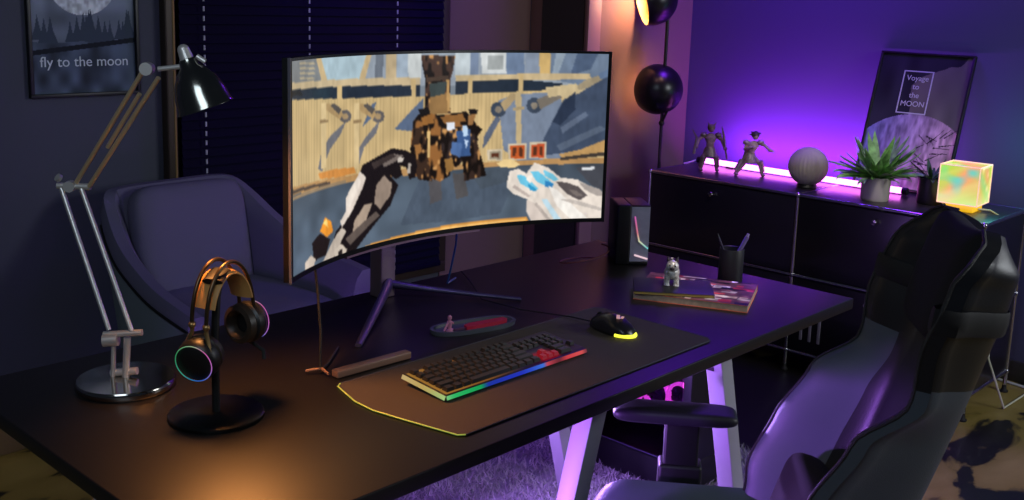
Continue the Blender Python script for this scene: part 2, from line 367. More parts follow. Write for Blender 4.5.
# mouse
ms = thing('computer_mouse', 'dark gaming mouse with a yellow-lit rear edge on the mouse mat', 'mouse', (1.94, 1.465, DZ+.005), math.radians(-4))
def mouse_s(u, v):   # u across, v front(+y)..rear(-y)
    yy = .063-v*.126; wdt = .031*(1-.12*math.sin(PI*v*1.6)**2)*(max(0.0, 1-(2*v-1)**6))**.5; hh = .038*(math.sin(PI*(v*.86+.10)))**.8
    a = PI*u; x = -math.cos(a)*wdt; z = .006+math.sin(a)**.75*hh*(1 if wdt > 0 else 0)*(.25+.75*min(1, wdt/.02)); return (x, yy, z)
MB().grid(mouse_s, 20, 26).build('shell', mat('mouse_shell', (36, 34, 38), .28), ms)
MB().prism([(.030*math.cos(a)*(.95), .062*math.sin(a)) for a in [2*PI*i/28 for i in range(28)]], 0, .008).build('underside', blk, ms)
MB().tube([(.031*math.cos(a), -.006+.060*math.sin(a), .005) for a in [PI+.45+(PI-.9)*i/16 for i in range(17)]], .0045, 8).build('light_band', mat('yellow_light', (255, 255, 90), .5, emit=(236, 240, 60), es=1.5), ms)
MB().tube([(0, .040+.009*math.cos(a), .0285+.008*math.sin(a)) for a in [2*PI*i/14 for i in range(14)]], .0035, 8, True).build('scroll_wheel', rub, ms)
MB().bar((-.014, -.028, .0415), (.004, -.012, .0425), .008, .002).bar((-.004, -.030, .0410), (.010, -.022, .0400), .006, .002).build('emblem', mat('pale_lit_emblem', (230, 190, 180), .4, emit=(220, 160, 150), es=.5), ms)
MB().tube([(x-1.94, y-1.465, z-.005) for x, y, z in [(1.944, 1.528, .012), (1.935, 1.60, .009), (1.88, 1.72, .008), (1.86, 1.85, .008), (1.95, 2.0, .008), (2.0, 2.10, .008)]], .0018, 8).build('cord', rub, ms)

# ---------------- curved monitor ----------------
SCREEN = """
0 150 160 172 -1.018 1.036 1.013 1.039 1.024 0.781 -1.021 0.844
0 125 128 130 -1.018 1.036 -0.752 1.015 -0.72 0.867 -1.02 0.883
0 176 164 138 -0.914 0.975 -0.785 0.967 -0.768 0.957 -0.905 0.965
0 176 164 138 -0.914 0.953 -0.785 0.945 -0.768 0.935 -0.905 0.943
0 176 164 138 -0.914 0.931 -0.785 0.922 -0.768 0.912 -0.905 0.921
0 176 164 138 -0.914 0.909 -0.785 0.899 -0.769 0.889 -0.905 0.899
0 168 190 200 -0.744 1.024 -0.389 1.012 -0.435 0.858 -0.689 0.87
0 196 172 130 -0.784 1.026 -0.744 1.024 -0.674 0.864 -0.72 0.867
0 196 172 130 -0.389 1.012 -0.356 1.011 -0.414 0.851 -0.456 0.854
0 110 118 130 -0.336 1.01 -0.284 1.009 -0.295 0.839 -0.347 0.842
0 190 170 135 -0.271 1.009 -0.207 1.007 -0.205 0.845 -0.269 0.848
0 160 175 190 -0.201 1.007 -0.132 1.006 -0.13 0.852 -0.198 0.855
0 200 205 205 -0.132 1.006 -0.053 1.004 -0.05 0.854 -0.13 0.857
0 190 200 205 0.148 1.002 0.235 1.002 0.239 0.85 0.152 0.852
0 120 135 160 0.235 1.002 0.28 1.001 0.284 0.849 0.239 0.85
0 208 212 212 0.291 1.001 0.436 1.002 0.44 0.869 0.306 0.871
0 160 165 165 0.332 0.969 0.421 0.969 0.423 0.891 0.334 0.892
0 112 130 158 0.436 1.002 0.535 1.002 0.539 0.857 0.441 0.858
0 134 146 164 0.54 1.002 0.616 1.003 0.621 0.863 0.545 0.863
0 205 172 112 0.616 1.003 0.675 1.004 0.68 0.863 0.621 0.863
0 112 128 150 0.675 1.004 0.998 1.033 1.01 0.769 0.681 0.835
0 150 165 180 0.707 0.993 0.76 0.994 0.722 0.869 0.69 0.869
0 80 96 122 0.823 1.006 0.937 1.009 0.89 0.894 0.786 0.858
0 196 176 140 -1.02 0.891 -0.056 0.859 -0.055 0.817 -1.02 0.861
0 200 178 138 0.152 0.863 0.891 0.871 0.892 0.836 0.153 0.825
0 38 48 62 -1 0.86 -0.547 0.841 -0.055 0.817 -0.054 0.76 -0.511 0.78 -0.88 0.8 -1.001 0.825
0 38 48 62 0.153 0.831 0.518 0.835 0.746 0.812 0.747 0.778 0.521 0.756 0.154 0.755
0 28 34 42 -1.001 0.855 -0.906 0.855 -0.879 0.826 -0.981 0.832
0 205 178 128 -0.606 0.85 -0.569 0.847 -0.569 0.761 -0.606 0.764
0 205 178 128 -0.111 0.851 -0.08 0.85 -0.079 0.756 -0.109 0.757
0 205 178 128 0.227 0.85 0.25 0.85 0.253 0.73 0.23 0.731
0 205 178 128 0.506 0.869 0.534 0.868 0.538 0.745 0.51 0.745
1 205 178 128 -1.021 0.818 -0.511 0.78 -0.054 0.76 0.154 0.761 0.521 0.768 0.747 0.778 1.026 0.752 1.043 0.358 0.309 0.359 -0.047 0.36 -0.509 0.382 -1.028 0.416
0 120 132 152 0.4 0.72 0.494 0.751 0.737 0.766 0.784 0.372 0.534 0.357 0.437 0.442
0 92 108 135 -0.214 0.599 -0.036 0.748 -0.032 0.567
0 92 108 135 -0.359 0.744 -0.333 0.747 -0.359 0.673 -0.426 0.63
0 112 112 118 -0.658 0.613 -0.539 0.671 -0.583 0.608 -0.658 0.551 -0.721 0.456 -0.754 0.471 -0.721 0.56
0 112 112 118 -0.412 0.568 -0.305 0.658 -0.331 0.59 -0.412 0.528 -0.452 0.433 -0.481 0.447 -0.453 0.523
0 98 94 94 -0.5 0.692 -0.509 0.674 -0.532 0.665 -0.561 0.668 -0.585 0.682 -0.594 0.701 -0.585 0.718 -0.561 0.727 -0.532 0.725 -0.509 0.711
0 165 140 104 -0.524 0.694 -0.528 0.685 -0.539 0.681 -0.554 0.682 -0.565 0.689 -0.57 0.699 -0.565 0.707 -0.554 0.712 -0.54 0.71 -0.528 0.703
0 180 150 105 -0.713 0.765 -0.666 0.77 -0.561 0.712 -0.583 0.685 -0.697 0.745
0 90 84 80 -0.658 0.76 -0.628 0.766 -0.569 0.732 -0.591 0.71
0 215 190 142 -0.729 0.776 -0.689 0.777 -0.689 0.47 -0.729 0.467
0 150 125 90 -0.737 0.698 -0.674 0.695 -0.674 0.681 -0.737 0.684
0 98 94 94 -0.276 0.671 -0.284 0.652 -0.305 0.642 -0.332 0.645 -0.354 0.659 -0.362 0.679 -0.354 0.697 -0.332 0.707 -0.306 0.705 -0.284 0.691
0 165 140 104 -0.298 0.673 -0.302 0.664 -0.312 0.659 -0.325 0.66 -0.336 0.667 -0.34 0.677 -0.336 0.686 -0.326 0.691 -0.312 0.69 -0.302 0.683
0 180 150 105 -0.469 0.743 -0.427 0.749 -0.332 0.691 -0.352 0.663 -0.455 0.722
0 90 84 80 -0.42 0.738 -0.393 0.746 -0.339 0.712 -0.359 0.688
0 215 190 142 -0.483 0.754 -0.448 0.756 -0.445 0.432 -0.481 0.427
0 150 125 90 -0.489 0.671 -0.433 0.67 -0.433 0.655 -0.489 0.656
0 60 70 86 0.446 0.668 0.439 0.642 0.417 0.626 0.389 0.627 0.366 0.644 0.357 0.671 0.365 0.697 0.387 0.712 0.414 0.711 0.437 0.695
0 135 125 112 0.421 0.669 0.418 0.657 0.408 0.65 0.396 0.651 0.386 0.658 0.382 0.67 0.386 0.681 0.395 0.688 0.407 0.688 0.417 0.68
0 60 70 86 0.643 0.687 0.636 0.66 0.615 0.644 0.588 0.644 0.565 0.661 0.556 0.688 0.563 0.715 0.585 0.731 0.612 0.73 0.634 0.714
0 135 125 112 0.619 0.687 0.615 0.675 0.606 0.668 0.594 0.668 0.585 0.676 0.581 0.688 0.584 0.699 0.593 0.706 0.605 0.706 0.615 0.699
0 170 148 112 0.412 0.703 0.477 0.763 0.51 0.74 0.436 0.657
0 120 112 102 0.609 0.721 0.715 0.766 0.749 0.732 0.633 0.664
0 92 100 118 0.327 0.527 0.392 0.636 0.415 0.613 0.351 0.492 0.318 0.449
0 196 174 132 0.493 0.757 0.526 0.768 0.537 0.437 0.509 0.439
0 170 150 115 0.485 0.678 0.545 0.683 0.546 0.665 0.485 0.661
0 200 180 140 0.656 0.789 0.814 0.812 0.895 0.767 0.77 0.72 0.738 0.743 0.674 0.732
0 66 78 100 0.754 0.72 0.833 0.755 0.919 0.814 1.005 0.873 1.022 0.477 0.814 0.418 0.67 0.398 0.63 0.434 0.7 0.594
0 44 54 74 0.755 0.709 0.816 0.766 0.82 0.663 0.744 0.571 0.7 0.594
0 96 108 130 0.744 0.559 0.874 0.651 0.89 0.628 0.757 0.524
0 88 100 120 0.727 0.455 0.956 0.57 0.988 0.547 0.75 0.419
0 160 146 120 0.825 0.801 0.871 0.836 0.938 0.86 0.955 0.837 0.884 0.79 0.832 0.772
0 100 120 150 0.932 0.871 1.003 0.907 1.005 0.861 0.944 0.837
0 184 142 92 -1.028 0.43 -0.509 0.402 -0.047 0.381 0.309 0.371 1.042 0.382 1.044 0.334 0.309 0.337 -0.046 0.338 -0.509 0.362 -1.028 0.385
2 88 102 118 -1.028 0.394 -0.509 0.367 -0.046 0.343 0.309 0.348 0.753 0.343 1.044 0.346 1.061 -0.051 -1.035 -0.043
0 150 128 100 -1.028 0.385 -0.538 0.382 -0.538 0.367 -1.029 0.368
0 212 142 70 -0.754 0.452 -0.643 0.452 -0.481 0.437 -0.466 0.405 -0.597 0.406 -0.737 0.421
0 86 72 60 -1.007 0.417 -0.658 0.397 -0.658 0.383 -1.007 0.399
0 76 88 104 -0.046 0.327 0.333 0.324 0.535 0.322 0.493 0.232 0.431 0.074 0.153 0.059 -0.168 0.085
0 84 82 86 0.003 0.332 0.076 0.324 0.09 0.19 0.018 0.171
0 80 78 80 0.147 0.328 0.217 0.322 0.244 0.195 0.174 0.18
0 72 82 94 0.252 0.33 0.468 0.326 0.47 0.257 0.313 0.223
0 70 72 80 0.834 0.324 1.028 0.346 1.037 0.155 0.918 0.221
0 225 228 232 0.866 0.323 0.934 0.328 0.935 0.311 0.872 0.305
3 70 50 42 -0.052 0.973 0.149 0.97 0.139 0.896 0.123 0.842 0.127 0.659 -0.028 0.668 -0.025 0.847 -0.045 0.921
0 74 58 48 -0.02 0.858 0.111 0.864 0.111 0.843 -0.019 0.831
0 60 70 70 -0.001 0.825 0.106 0.832 0.09 0.758 0.007 0.74
0 150 115 72 0.007 0.751 0.101 0.768 0.116 0.66 -0.004 0.656
0 190 150 95 0.1 0.843 0.117 0.843 0.127 0.67 0.109 0.671
3 150 100 54 -0.095 0.631 -0.047 0.68 0.068 0.652 0.22 0.665 0.286 0.585 0.315 0.561 0.249 0.465 0.286 0.35 0.333 0.312 0.218 0.282 0.204 0.401 0.144 0.461 0.135 0.318 0.076 0.291 0.003 0.321 -0.083 0.337 -0.111 0.484
3 60 42 32 -0.094 0.588 -0.027 0.604 0.011 0.526 0.001 0.419 0.028 0.297 -0.058 0.318 -0.11 0.431
3 50 40 40 0.07 0.576 0.234 0.587 0.293 0.506 0.227 0.41 0.17 0.359 0.086 0.4
3 56 40 34 0.214 0.456 0.282 0.507 0.345 0.3 0.218 0.277
0 150 100 50 -0.046 0.648 0.02 0.665 0.033 0.611 -0.039 0.605
0 140 96 52 0.069 0.641 0.197 0.655 0.222 0.61 0.093 0.607
0 215 180 120 -0.008 0.571 0.01 0.569 0.013 0.429 -0.005 0.431
0 160 110 60 -0.086 0.503 -0.05 0.51 -0.036 0.466 -0.073 0.448
0 150 110 60 0.098 0.41 0.145 0.417 0.158 0.349 0.111 0.332
0 24 20 22 -0.065 0.692 -0.004 0.699 0.008 0.666 -0.052 0.659
0 24 20 22 0.232 0.676 0.289 0.673 0.278 0.641 0.244 0.642
0 150 108 66 0.232 0.643 0.278 0.652 0.257 0.586 0.234 0.587
0 226 230 240 0.105 0.611 0.152 0.609 0.159 0.57 0.112 0.568
0 60 90 140 0.165 0.559 0.246 0.565 0.25 0.42 0.18 0.414
0 190 215 240 0.199 0.589 0.228 0.588 0.235 0.532 0.206 0.528
0 200 220 245 0.213 0.511 0.236 0.504 0.226 0.455
0 80 110 160 0.143 0.505 0.202 0.49 0.192 0.413 0.132 0.44
0 205 190 165 0.346 0.447 0.431 0.445 0.433 0.379 0.348 0.385
0 150 140 120 0.358 0.435 0.42 0.434 0.421 0.386 0.359 0.39
0 90 50 34 0.37 0.423 0.392 0.422 0.387 0.399 0.37 0.4
0 90 50 34 0.392 0.422 0.409 0.421 0.41 0.398 0.393 0.399
0 205 190 165 0.464 0.475 0.563 0.474 0.566 0.378 0.466 0.383
0 196 92 44 0.475 0.463 0.553 0.463 0.555 0.385 0.477 0.388
0 90 50 34 0.487 0.451 0.509 0.45 0.505 0.399 0.488 0.399
0 90 50 34 0.525 0.449 0.542 0.449 0.544 0.397 0.527 0.398
0 205 190 165 0.58 0.476 0.672 0.476 0.676 0.38 0.583 0.384
0 196 84 48 0.591 0.464 0.662 0.465 0.664 0.386 0.593 0.389
0 90 50 34 0.602 0.452 0.624 0.452 0.62 0.4 0.604 0.4
0 90 50 34 0.635 0.451 0.651 0.451 0.653 0.398 0.637 0.399
0 236 206 146 0.4 0.364 0.444 0.385 0.489 0.382 0.534 0.351 0.507 0.335 0.423 0.34
0 190 150 96 0.74 0.402 0.856 0.429 1.001 0.494 1.004 0.423 0.858 0.382 0.762 0.384
0 70 62 56 0.751 0.384 1.004 0.417 1.005 0.394 0.752 0.366
0 216 150 70 -0.543 -0.004 -0.352 0.025 -0.167 0.031 0.082 0.04 0.317 0.045 0.577 0.045 0.601 -0.01 0.319 -0.019 0.083 -0.022 -0.166 -0.023 -0.351 -0.039 -0.543 -0.055
0 245 190 110 -0.352 0.014 0.082 0.029 0.578 0.033 0.578 0.021 0.082 0.012 -0.338 -0.01
0 26 20 22 -0.425 0.439 -0.33 0.467 -0.225 0.502 -0.136 0.481 -0.085 0.45 -0.066 0.394 -0.077 0.331 -0.114 0.325 -0.134 0.391 -0.173 0.406 -0.159 0.352 -0.197 0.336 -0.236 0.362 -0.184 0.302 -0.234 0.203 -0.464 0.018 -0.581 -0.015 -0.674 0.009 -0.612 0.143 -0.508 0.211
0 226 212 200 -0.537 0.297 -0.438 0.411 -0.396 0.374 -0.424 0.318 -0.494 0.218 -0.566 0.153 -0.581 0.186 -0.537 0.227
0 196 182 168 -0.612 0.123 -0.566 0.153 -0.537 0.126 -0.642 0.001 -0.722 0.012
0 150 132 118 -0.328 0.323 -0.276 0.367 -0.223 0.318 -0.235 0.256 -0.3 0.193 -0.341 0.232
0 170 150 132 -0.409 0.233 -0.354 0.234 -0.408 0.13 -0.493 0.076 -0.479 0.165
0 120 108 102 -0.303 0.454 -0.225 0.475 -0.148 0.456 -0.199 0.431 -0.276 0.409
0 200 190 180 -0.186 0.45 -0.148 0.446 -0.16 0.421 -0.192 0.425
0 180 170 160 -0.122 0.411 -0.103 0.409 -0.109 0.356 -0.128 0.358
0 210 196 180 -0.627 0.047 -0.574 0.074 -0.529 0.033 -0.551 -0.002 -0.611 -0.017
0 40 34 34 -0.596 0.039 -0.566 0.042 -0.566 0.012 -0.596 0.014
0 34 26 26 -0.805 0.13 -0.738 0.162 -0.658 0.114 -0.69 0.043 -0.789 0.039
0 236 150 50 -0.738 0.172 -0.697 0.23 -0.65 0.201 -0.635 0.148 -0.682 0.129
0 250 210 120 -0.714 0.205 -0.682 0.222 -0.674 0.176
0 205 190 176 -0.868 0.051 -0.814 0.075 -0.772 0.044 -0.806 -0.004 -0.868 -0.015
0 232 220 208 0.474 0.314 0.524 0.328 0.569 0.297 0.611 0.359 0.688 0.327 0.755 0.266 0.847 0.252 0.929 0.203 1.004 0.167 1.014 -0.063 0.658 -0.05 0.623 0.012 0.576 0.074 0.58 0.145 0.495 0.185 0.46 0.228
0 214 200 190 0.574 0.145 0.653 0.105 0.746 -0.055 0.636 -0.048 0.576 0.074
0 196 226 240 0.657 0.14 0.684 0.145 0.776 0.004 0.744 -0.007
0 110 196 226 0.514 0.294 0.558 0.286 0.638 0.206 0.617 0.19 0.538 0.241
0 50 150 196 0.576 0.239 0.616 0.213 0.633 0.189 0.594 0.197
0 110 196 226 0.591 0.308 0.635 0.306 0.719 0.232 0.704 0.203 0.626 0.248
0 50 130 190 0.675 0.251 0.719 0.232 0.715 0.203 0.671 0.216
0 120 200 226 0.662 0.316 0.711 0.291 0.745 0.255 0.724 0.244 0.668 0.281
0 92 84 84 0.729 0.244 0.789 0.236 0.854 0.21 0.904 0.156 0.863 0.127 0.791 0.17
0 170 160 154 0.853 0.24 0.972 0.191 1 0.155 0.952 0.155 0.887 0.192
0 246 238 228 0.58 0.285 0.602 0.284 0.593 0.238 0.57 0.262
0 186 174 166 0.619 0.113 0.63 0.124 0.767 -0.05 0.746 -0.055
0 250 244 236 0.692 0.221 0.736 0.196 0.927 -0.001 0.842 -0.011 0.74 0.101
0 190 176 168 0.494 0.22 0.585 0.156 0.595 0.167 0.504 0.237
0 196 186 178 0.76 0.136 0.826 0.11 0.993 0.058 0.993 0.077 0.836 0.133
0 120 110 106 0.801 0.194 0.844 0.187 0.878 0.156 0.846 0.151
0 60 50 48 -0.363 0.441 -0.225 0.475 -0.199 0.457 -0.343 0.408
0 96 84 78 -0.544 0.087 -0.327 0.188 -0.3 0.162 -0.507 0.049
0 236 224 212 -0.494 0.349 -0.452 0.383 -0.431 0.359 -0.508 0.241 -0.537 0.257
"""
mn = thing('curved_monitor', 'large curved monitor showing a video game with two gloved hands on the desk', 'monitor', (1.654, 1.669, DZ), math.radians(-1.3))
SAG, CH, SH, SZ = .15, .96, .44, .215
RR = (SAG**2+(CH/2)**2)/(2*SAG); AM = math.asin(CH/2/RR)
def arc(u, off=0):        # u -1..1
    a = AM*u; return ((RR+off)*math.sin(a), (RR+off)*math.cos(a)-(RR-SAG))
def cshell(u0, u1, z0, z1, o0, o1, n=48):
    b = MB()
    F = lambda s_, t: (*arc(u0+(u1-u0)*s_, o0), z0+(z1-z0)*t); B = lambda s_, t: (*arc(u0+(u1-u0)*s_, o1), z0+(z1-z0)*t)
    return b.shell(F, B, n, 2)
bezm = mat('monitor_black', (12, 12, 14), .35); silv = mat('monitor_side_grey', (92, 88, 98), .5, .1)
cshell(-1, 1, SZ, SZ+SH, .001, .016).build('panel_housing', bezm, mn)
bz = MB()
for q in (cshell(-1, 1, SZ, SZ+.010, -.002, .0012), cshell(-1, 1, SZ+SH-.006, SZ+SH, -.002, .0012), cshell(-1, -.988, SZ+.010, SZ+SH-.006, -.002, .0012, 2), cshell(.984, 1, SZ+.010, SZ+SH-.006, -.002, .0012, 2)): bz.add(q.v, q.f, 0, False)
bz.build('bezel', bezm, mn)
b = cshell(-1.009, -1, SZ-.001, SZ+SH+.001, -.002, .003, 2); b.build('side_frame', silv, mn, 'pale grey side edge')
cshell(-.52, .32, SZ-.007, SZ-.0005, .003, .012).build('lower_edge_reflection', mat('pink_edge_reflection', (180, 140, 170), .3, .4), mn)  # pink strip paints the reflection along the bottom edge
NU, NV = 384, 176
U, V = np.meshgrid(np.linspace(-.988, .984, NU+1), np.linspace(.018, .988, NV+1)); U = U.ravel(); V = V.ravel()
col = np.zeros((U.size, 3)); col[:] = (120, 130, 140)
n_a = vnoise(U+3, V+3, 14, 1); n_b = vnoise((U+3)*2.1, V+3, 30, 2); n_c = vnoise((U+3)*3, (V+3)*.25, 22, 3)
for ln in SCREEN.strip().split('\n'):
    q = [float(t) for t in ln.split()]; c = np.array(q[1:4]); v = q[4:]; pts = list(zip(v[::2], v[1::2]))
    k = inside(U, V, pts)
    cc = np.tile(c, (int(k.sum()), 1))
    amp = .07
    if q[0] == 3:
        g = np.clip((vnoise((U[k]+3)*1.0, (V[k]+3)*.5, 46, 11)-.42)*5, 0, 1)[:, None]; g2 = np.clip((vnoise((U[k]+3)*1.0, (V[k]+3)*.5, 60, 12)-.72)*6, 0, 1)[:, None]
        cc = cc*g+np.array((24, 17, 15.))*(1-g); cc = cc*(1-g2)+np.array((205, 150, 90.))*g2
    elif q[0] == 1: cc *= (1-.10*(np.abs(((U[k]*44) % 1)-.5) < .10)+.10*(n_c[k]-.5)+.10*(n_a[k]-.5))[:, None]
    elif q[0] == 2: cc *= (1-.28*(np.clip((V[k]-.15)/.35, 0, 1))+.25*(n_a[k]-.5)-.1*np.clip(U[k]+.1, 0, 1))[:, None]
    else: cc *= (1+.10*(n_b[k]-.5)+.12*(n_a[k]-.5))[:, None]
    col[k] = cc
C3 = col.reshape(NV+1, NU+1, 3); C3 = (C3+np.roll(C3, 1, 0)+np.roll(C3, 1, 1)+np.roll(np.roll(C3, 1, 0), 1, 1))/4; C3[0] = C3[1]; C3[:, 0] = C3[:, 1]
us = np.linspace(-.988, .984, NU+1); vs_ = np.linspace(.018, .988, NV+1)
painted('screen', vmat('screen_light', rough=.25, emit=1.0, spec=.2), lambda s_, t: (*arc(-.988+1.972*s_, .0006), SZ+SH*(.018+.97*t)), NU, NV, s2l(C3.reshape(-1, 3)), mn, 'screen picture of a sci-fi yard with pipes, a machine and two gloved hands')
# back cover and stand
bk = MB(); bk.shell(lambda s_, t: (*arc(-.45+.9*s_, .014), SZ+.08+.28*t), lambda s_, t: (*arc((-.45+.9*s_)*.9, .014+.05*max(0, math.sin(PI*s_)*math.sin(PI*t))**.35), SZ+.09+.26*t), 24, 10); bk.build('back_cover', bezm, mn)
stm = mat('stand_grey_metal', (150, 128, 136), .4, .5); stm2 = mat('stand_dark_metal', (84, 76, 104), .38, .5)
st = MB(); st.box(.044, .092, .376, .424, 0, .44, .004).box(-.02, .075, .20, .40, .38, .43, .006)
st.build('stand_column', stm, mn)
for sx, ex in ((-1, (-.235, .105)), (1, (.315, .130))):
    a_ = (.078, .385); q_ = lambda t: (a_[0]+(ex[0]-a_[0])*t, a_[1]+(ex[1]-a_[1])*t); b = MB(); b.tube([(*q_(0), .034), (*q_(.3), .024), (*q_(.7), .013), (*q_(1), .006)], [(.020, .012), (.014, .011), (.008, .010), (.005, .008)] if sx < 0 else [(.012, .010), (.008, .008), (.006, .007), (.005, .006)], 12, flat=(0, 0, 1)).build('stand_foot', stm2, mn)
# display cable hanging from the left of the monitor to the desk
cb = MB(); cb.tube([(1.315, 1.80, .97), (1.30, 1.765, .90), (1.275, 1.72, .82), (1.262, 1.705, .772), (1.258, 1.70, .748), (1.30, 1.73, .746), (1.38, 1.80, .745)], .0028, 8)
tag(cb.build('display_cable', rub), 'thin dark cable hanging from the monitor down to the mouse mat corner', 'cable')
cb = MB(); cb.tube([(1.93, 1.97, .98), (1.925, 1.99, .92), (1.93, 2.0, .86), (1.925, 2.01, .80), (1.93, 2.03, .746), (1.99, 2.06, .745)], .0028, 8)
tag(cb.build('power_cable', mat('blue_lit_cable', (40, 80, 130), .5)), 'cable coloured as if lit blue, hanging behind the curved monitor screen', 'cable')  # blue light on the cable is put into its colour
cb = MB(); cb.tube([(2.40+.10*math.cos(a), 1.93+.05*math.sin(a), DZ+.004+.002*k) for k, a in enumerate([PI*1.9*i/22+.6 for i in range(23)])], .0025, 8)
tag(cb.build('coiled_cable', mat('dull_red_cable', (90, 44, 40), .6)), 'thin dull red cable looped on the desk beside the small speaker', 'cable')

# ---------------- things on the desk ----------------
chrome = mat('brushed_chrome', (200, 196, 190), .18, 1); brass = mat('warm_metal', (215, 190, 150), .42, .55); armc = mat('satin_chrome', (215, 210, 205), .38, .6)
# desk lamp; positions in the room, root at the base
LB = Vector((.936, 1.901, DZ))
lp = thing('desk_lamp', 'chrome articulated desk lamp on a round base at the left of the desk', 'desk lamp', LB)
def L(p): return tuple(Vector(p)-LB)
MB().lathe([(0, 0), (.092, 0), (.095, .004), (.095, .014), (.092, .018), (0, .020)], 56).build('base', mat('polished_chrome', (170, 165, 158), .12, 1), lp)
EL = Vector((.900, 2.03, 1.128)); HD = Vector((.955, 1.812, 1.372)); sd = Vector((.686, -.727, 0))
jb = Vector((.945, 1.895, .84)); 
b = MB(); b.tube([L((.935, 1.900, .757)), L((.940, 1.897, .84))], .007, 10).tube([L((.918, 1.918, .757)), L((.921, 1.915, .84))], .005, 10)
b.tube([L((.918, 1.925, .765)), L((.952, 1.885, .772))], .0075, 12); b.tube([L((.908, 1.93, .845)), L((.960, 1.875, .852))], .0065, 12); b.tube([L((.905, 1.925, .835)), L((.925, 1.905, .838))], .013, 16)
b.build('base_joint', armc, lp)
b = MB()
for d in (-.022, .022): b.tube([L(Vector((.930, 1.905, .855))+sd*d), L(EL+sd*d*.9)], .0048, 10)
b.build('lower_arm', armc, lp)
b = MB(); b.tube([L(EL-sd*.026), L(EL+sd*.040)], .0065, 12).tube([L(EL-sd*.020+Vector((0, 0, .014))), L(EL-sd*.024+Vector((-.003, -.003, .018)))], .008, 14).tube([L(EL+Vector((.004, .004, .0))), L(EL-Vector((.008, .008, 0)))], .011, 16)
b.build('elbow_joint', armc, lp)
b = MB(); dr = (HD-EL).normalized(); off = Vector((0, 0, .011))+sd*.012
b.tube([L(EL+sd*.012+Vector((0, 0, .008))), L(HD-sd*.004+Vector((0, 0, .002)))], .0046, 10).tube([L(EL+sd*.034+Vector((0, 0, -.004))), L(HD+sd*.02-Vector((0, 0, .016)))], .0046, 10)
b.tube([L(EL.lerp(HD, .35)+sd*.022), L(EL.lerp(HD, .8)+sd*.016)], .0042, 10)
b.build('upper_arm', brass, lp)
AX = Vector((.686*.27+.08, -.727*.27-.02, -.95)).normalized()       # where the shade points
SHC = HD+sd*.090+Vector((0, 0, -.026))
b = MB(); b.tube([L(HD-Vector((.008, .008, 0))), L(HD+Vector((.006, .006, 0)))], .012, 18); b.tube([L(HD+sd*.02), L(SHC-AX*.035-sd*.01)], .005, 10)
b.build('head_joint', armc, lp)
sh = MB(); pr = [(r_*.94, z_*.98) for r_, z_ in [(.010, -.052), (.016, -.050), (.020, -.036), (.030, -.026), (.042, -.008), (.050, .016), (.0545, .040), (.0565, .044)]]
inn = [(r_*.94, z_*.98) for r_, z_ in [(.0545, .043), (.0525, .040), (.048, .016), (.040, -.007), (.028, -.022), (.018, -.030), (.004, -.031)]]
sh.lathe(pr+[(.0531, .0452), (.0513, .0452)]+inn, 44, L(SHC), AX)
sh.build('lamp_shade', mat('shade_chrome', (150, 148, 140), .16, 1), lp)
MB().tube([L(SHC-AX*.048), L(SHC-AX*.066)], [.013, .011], 18).ball(L(SHC-AX*.066), .011, 14).tube([L(SHC-AX*.055+sd*.020), L(SHC-AX*.045+sd*.032)], .005, 10).build('shade_cap', armc, lp)
MB().ball(L(SHC+AX*.012), .014, 16).build('bulb', mat('warm_bulb', (255, 220, 170), .5, emit=(255, 190, 110), es=18), lp)
light('desk_lamp_glow', 'SPOT', SHC+AX*.030, 32, (1, .38, .10), .06, SHC+AX+Vector((-.14, -.14, 0)), 98, .9)

# headphones on their stand
HP = Vector((.985, 1.650, DZ))
hs = thing('headphone_stand', 'black round-based headphone stand on the left of the desk', 'headphone stand', HP)
MB().lathe([(0, 0), (.085, 0), (.087, .003), (.087, .007), (.083, .010), (0, .011)], 48).build('base', mat('stand_black', (8, 8, 9), .3), hs)
MB().tube([(0, 0, .01), (0, 0, .15), (.008, .004, .23), (.02, .008, .268)], .0075, 12).build('post', blk, hs)
MB().tube([(.02-.03, -.012, .262), (.02, .008, .274), (.02+.03, .028, .262)], [(.006, .02)]*3, 12, flat=(0, 0, 1)).build('cradle', blk, hs)
hc = Vector((1.010, 1.660, .878))
hp = thing('gaming_headphones', 'black over-ear headphones with gold headband and a lit ring, hung on the stand', 'headphones', hc)
gold = mat('gold_band', (176, 140, 90), .3, .85); leather = mat('black_leatherette', (20, 19, 20), .42, bump=.1, bscale=300)
ax = Vector((.93, .27, 0)).normalized(); ay = Vector((-ax.y, ax.x, 0)); hx = .060
ap = [ax*(-hx*math.cos(a))*(1.05)+Vector((0, 0, .045+.108*math.sin(a))) for a in [PI*i/24 for i in range(25)]]
for k_ in (-1, 1): MB().tube([p+ay*.017*k_ for p in ap], .0038, 10).build('outer_bow', mat('black_gold_bow', (84, 68, 48), .3, .8), hp)
inner = [ax*(-hx*.9*math.cos(a))+Vector((0, 0, .045+.088*math.sin(a))) for a in [.35+(PI-.7)*i/20 for i in range(21)]]
MB().tube(inner, [(.0055, .027)]*21, 14, flat=(0, 0, 1)).build('headband', mat('tan_headband', (190, 140, 80), .4), hp)
